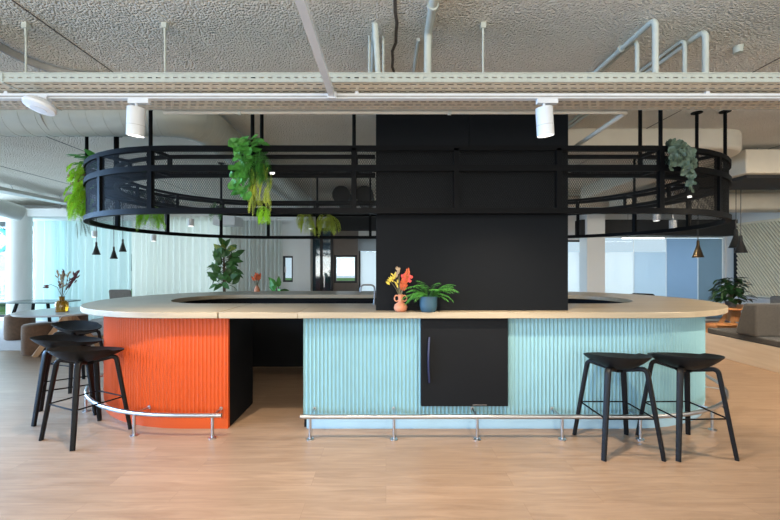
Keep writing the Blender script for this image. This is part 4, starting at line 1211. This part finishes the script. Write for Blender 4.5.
# terracotta two-handled vase with dried bouquet
p = at(400.5, 311, 3.58); vx, vy = p.x, 3.565
o = vase('flower_vase', (vx, vy, ZT1), [(0,0),(.042,0),(.058,.018),(.063,.040),(.054,.066),(.030,.082),(.021,.092),(.019,.13),(.023,.155),(.025,.158),(.021,.158),(.015,.13),(.0,.10)], 'terracotta', 'terracotta vase with two ring handles holding a dried orange and yellow bouquet')
for s in (-1, 1):
    b = MB(); b.tube([(s*(.036+.021*cos(a*pi/10)), 0, .122+.027*sin(a*pi/10)) for a in range(20)], .0062, 8, True); b.build('handle', M['terracotta'], o, smooth=60)
b = MB()
tips = {'floweryellow': [(-.10,.29),(-.055,.34),(-.03,.27),(-.075,.31)], 'flowerorange': [(.035,.30),(.055,.33),(.02,.26),(.065,.36),(.045,.25)], 'driedtan': [(-.018,.40),(-.03,.36)]}
for m_, L_ in tips.items():
    q = MB()
    for x, z in L_:
        b.tube([(0,0,.12),(x*.45,-.005,.12+(z-.12)*.55),(x,rv(.02),z)], .0025, 5)
        if m_ == 'flowerorange':
            for k in range(26):
                s_ = k/26; c = Vector((x*(.55+.55*s_)+rv(.016), rv(.016), .17+(z-.17)*(.25+.85*s_)))
                leaf(q, c, (rv(.6), rv(.6), 1), (0,1,0), .035, .014, .2)
        else:
            for k in range(9): leaf(q, (x+rv(.008), rv(.01), z-.03+rv(.02)), (x*4+rv(.5), rv(.5), .6), (0,1,0), .04, .014, .2)
    d_ = q.build({'floweryellow':'yellow_blooms','flowerorange':'orange_plumes','driedtan':'dried_spikes'}[m_], M[m_], o, smooth=60)
b.build('stems', M['stem'], o)
b = MB()
for k in range(14): leaf(b, (.060+rv(.028), .015+rv(.012), .315+rv(.035)), (rv(1), rv(.6), rv(1)), (0,-1,0), .042, .034, .1)
d_ = b.build('red_bloom', M['flowerred'], o, smooth=60); d_['label'] = 'coral red square-looking bloom'

# blue pot with fern
p = at(428, 311, 3.58); o = empty('potted_fern', (p.x, 3.545, ZT1), 'slate blue pot with a feathery green fern on the worktop before the black column', 'potted plant')
b = MB(); b.lathe([(0,0),(.058,0),(.072,.012),(.080,.06),(.081,.142),(.075,.142),(.073,.125),(0,.125)], n=36); b.build('pot', M['bluepot'], o, smooth=50)
b = MB()
for k in range(34):
    a = random.uniform(0, 2*pi); ln = random.uniform(.16,.30)
    dx = cos(a)
    frond(b, (.035*dx, -.02*abs(sin(a)), .125), (dx*.8-.04, -abs(sin(a))*.35-.02, random.uniform(.45,1.5)), ln, .75+.35*random.random(), .050, .0075, 15)
b.build('fronds', M['fern'], o, smooth=0)

# ------------------------------------------------------------------ lounge by the curtains
def round_wood_table(c, r, h, label, top, legm, name='round_table'):
    o = empty(name, (c[0], c[1], 0), label, 'table')
    b = MB(); b.lathe([(0,h-.03),(r-.01,h-.03),(r,h-.02),(r,h),(0,h)], n=48); b.build('tabletop', M[top], o, smooth=40)
    for k in range(4):
        a = pi/4+k*pi/2; ca, sa = cos(a), sin(a)
        b = MB(); b.bar((ca*.06,sa*.06,h-.10),(ca*.46*r/.75,sa*.46*r/.75,0.0), .055, .075); b.build('leg', M[legm], o, smooth=0)
    b = MB(); b.lathe([(0,h-.30),(.10,h-.30),(.115,h-.03),(0,h-.03)], n=8); b.build('column', M[legm], o, smooth=0)
    return o
t1_ = (-5.58, 6.78)
round_wood_table(t1_, .74, .745, 'round pale-topped lounge table with splayed oak legs near the curtains', 'whitetop', 'woodleg')
# dark table behind
tx, ty = -7.85, 8.75
o = empty('rectangular_table', (tx, ty, 0), 'dark green topped table with slanted black legs beside the round pillar', 'table')
b = MB(); b.prism([(a, c) for a, c in rrect(1.32,.8,.12)], .715, .74); b.build('tabletop', M['darktop'], o, smooth=30)
for sx in (-1,1):
    for sy in (-1,1):
        b = MB(); b.bar((sx*.34,sy*.2,.715),(sx*.50,sy*.30,0), .045); b.build('leg', M['black_metal'], o, smooth=0)
# poufs
def pouf(px, pyb, y, r, h, label):
    x = (px-VX)*y/FX; o = empty('pouf', (x, y, 0), label, 'pouf')
    b = MB(); b.lathe([(0,0),(r*.9,0),(r*.98,.03),(r,.12),(r*.98,h-.07)], n=36); b.build('body', M['pouf'], o, smooth=60)
    b = MB(); b.lathe([(r*.98,h-.07),(r*.985,h-.065),(r*.96,h-.025),(r*.86,h),(0,h+.008)], n=36); b.build('seat_pad', M['pouf'], o, smooth=60)
pouf(20, 338, 8.1, .25, .52, 'brown upholstered pouf at the dark green table by the round pillar')
pouf(39, 352, 6.75, .235, .52, 'brown upholstered pouf pulled up to the round pale table')
pouf(74, 300, 8.0, .24, .62, 'tan upholstered pouf behind the oak legs of the round pale table')
# amber vase
p = at(62, 310, 6.62)
o = vase('amber_vase', (p.x, 6.62, .745), [(0,0),(.085,0),(.092,.01),(.092,.15),(.07,.185),(.04,.20),(.038,.25),(.048,.262),(.036,.262),(.03,.24),(.03,.21),(0,.03)], 'amber', 'amber glass bottle vase of dried burgundy grasses on the round pale table')
bs, bb, bt_ = MB(), MB(), MB()
for k in range(9):
    d = Vector((-.35+.85*random.random(), rv(.3), 1)).normalized(); L_ = random.uniform(.28,.5); e_ = Vector((0,0,.2))+d*L_
    bs.tube([(0,0,.03),(0,0,.2),e_], .003, 5)
    for i in range(7): leaf(bt_ if k % 3 else bb, e_-d*.10*(i/7)+Vector((rv(.012),rv(.012),0)), d+Vector((rv(.5),rv(.5),rv(.3))), (0,1,0), .07, .022, .2)
for k in range(60):
    s_ = random.random(); c = Vector((.05+.21*s_, 0, .36+.30*s_)) + Vector((rv(.03),rv(.03),rv(.03))); leaf(bb, c, (.6+rv(.4), rv(.5), .7), (0,1,0), .08, .022, .2)
bs.tube([(0,0,.2),(.05,0,.36),(.26,0,.66)], .004, 5)
arc = [(0,0,.25),(-.08,0,.42),(-.20,0,.47),(-.30,0,.40)]; bs.tube(arc, .004, 5)
for k in range(12): leaf(bb, (-.22-.06*random.random(), rv(.01), .46-.05*random.random()), (-1,rv(.3),-.3), (0,1,0), .06, .02, .1)
bs.build('stems', M['stem'], o); d_ = bb.build('burgundy_sprays', M['burgundy'], o, smooth=60); bt_.build('tan_sprays', M['driedtan'], o, smooth=60)

# chairs
def chair(x, y, rz, m, label, top=.85, name='meeting_chair', wide=.46):
    o = empty(name, (x, y, 0), label, 'chair', rz=rz)
    b = MB(); b.sweep([(0,-.22,.45),(0,.22,.45)], rrect(wide,.05,.02)); b.build('seat', M[m], o, smooth=40)
    b = MB(); pr = [(p[0], p[1]) for p in rrect(wide, top-.52, .05)]
    vs = [(p[0], .23+.10*((p[1]+(top-.52)/2)/(top-.52)) - .12*(1-(2*p[0]/wide)**2)*-.3, p[1]+(top+.52)/2) for p in pr]
    n = len(vs); vs2 = [(v[0], v[1]+.045, v[2]) for v in vs]
    b.add(vs+vs2, [tuple(range(n)), tuple(range(n,2*n))[::-1]] + [(i,n+i,n+(i+1)%n,(i+1)%n) for i in range(n)])
    b.build('backrest', M[m], o, smooth=40)
    b = MB(); b.bar((0,.215,.44),(0,.28,.62), .25, .02); b.build('back_bracket', M['black_metal'], o)
    for sx in (-1,1):
        for sy in (-1,1):
            b = MB(); b.tube([(sx*.17,sy*.17,.43),(sx*.22,sy*.22,0)], .012, 8); b.build('leg', M['black_metal'], o, smooth=50)
    return o
chair(-6.08, 9.1, R(185), 'greyfab', 'grey upholstered meeting chair whose back shows over the worktop before the cream curtain', 1.0)
b = MB(); 
o = empty('low_sofa', (-6.0, 8.0, 0), 'pale low sofa seat glimpsed under the worktop tip', 'sofa')
b.box(-.18,.9,.0,.6,.08,.42); b.build('seat', M['palefab'], o, smooth=30, bevel=.04)
b = MB(); b.box(-.13,.85,.05,.55,0,.08); b.build('base', M['woodleg'], o, smooth=0)
chair(4.30, 7.35, R(215), 'stool', 'black meeting chair peeking over the worktop, the one nearer the square white pillar', 1.02, wide=.40)
chair(5.52, 8.2, R(140), 'stool', 'black meeting chair peeking over the worktop, the one nearer the dark houseplant', .97, wide=.40)

# ------------------------------------------------------------------ bench, table and plant at the ribbed wall
bench = empty('platform_bench', (6.1, 4.8, 0), 'pale oak platform bench with long grey brown seat cushion and back blocks', 'bench')
BX = 5.60
b = MB(); b.box(BX, 7.4, 2.2, 6.75, 0, .36); part(b, 'platform', M['platform'], bench, smooth=0, bevel=.004)
ys = [2.25, 3.75, 5.25, 6.72]
for i in range(3):
    b = MB(); b.box(BX+.0, BX+1.2, ys[i]+.004, ys[i+1]-.004, .36, .455); part(b, 'seat_cushion', M['sofa'], bench, smooth=30, bevel=.02)
b = MB(); b.add([(BX-.03,5.80,.456),(6.75,5.80,.456),(6.75,6.16,.456),(BX-.03,6.16,.456),(BX+.0,5.83,.945),(6.72,5.83,.945),(6.72,6.04,.945),(BX+.0,6.04,.945)],
      [(0,3,2,1),(4,5,6,7),(0,1,5,4),(1,2,6,5),(2,3,7,6),(3,0,4,7)])
part(b, 'back_block', M['sofa'], bench, smooth=30, bevel=.03)
b = MB(); b.box(6.80, 7.02, 2.3, 5.7, .36, .93); part(b, 'backrest', M['sofa'], bench, smooth=30, bevel=.03)
# grey high sofa and pale low wall behind
o = empty('lounge_sofa', (8.6, 8.0, 0), 'dark grey high-backed sofa behind the platform bench', 'sofa')
b = MB(); b.box(-.0,.55,-.5,.5,.12,.43); b.build('seat', M['greyfab'], o, smooth=30, bevel=.05)
b = MB(); b.box(-.15,.04,-.5,.5,.12,.88); b.build('backrest', M['greyfab'], o, smooth=30, bevel=.05)
b = MB(); b.box(-.05,.5,-.45,.45,0,.12); b.build('base', M['woodleg'], o, smooth=0)
b = MB(); b.box(X1-.28, X1-.08, 5.0, Y1-.4, 0, .74); o = b.build('low_cabinet', M['palefab'], smooth=0, bevel=.01); tag(o, 'pale lilac low ledge running under the ribbed wall', 'ledge')
# round orange wood table
tc = (6.87, 7.62)
o = round_wood_table(tc, .62, .74, 'round orange oak table with splayed legs beyond the platform bench', 'woodtable', 'woodtable')
# leafy plant on it
p = at(727, 305, 7.5); o = empty('potted_houseplant', (6.72, 7.50, .74), 'dark leafy houseplant in a pot on the orange oak table', 'potted plant')
b = MB(); b.lathe([(0,0),(.075,0),(.095,.10),(.085,.10),(.08,.08),(0,.08)], n=24); b.build('pot', M['darkpot'], o)
b = MB(); b2 = MB()
for k in range(170):
    a = random.uniform(0, 2*pi); z = .05+.45*random.random(); rr = .04+.24*random.random()*(1.15-z*1.1)
    leaf(b, (rr*cos(a), rr*sin(a)*.8, z+.06), (cos(a), sin(a), rv(.4)), (0,0,1), .15, .10, .4)
for k in range(14):
    a = k*2.4; b2.tube([(0,0,.08),(.06*cos(a),.06*sin(a),.28),(.16*cos(a),.16*sin(a),.15+.03*k)], .004, 5)
b.build('leaves', M['leafdark'], o, smooth=60); b2.build('stems', M['stem'], o)
# wooden bench seat before the table
o = empty('wooden_bench', (6.2, 7.02, 0), 'small oak bench seat between the worktop tip and the orange table', 'bench')
b = MB(); b.box(-.32,.32,-.18,.18,.43,.47); b.build('seat', M['woodtable'], o, smooth=0, bevel=.005)
for sx in (-.27,.27):
    b = MB(); b.box(sx-.03,sx+.03,-.16,.16,0,.43); b.build('leg', M['woodtable'], o, smooth=0)
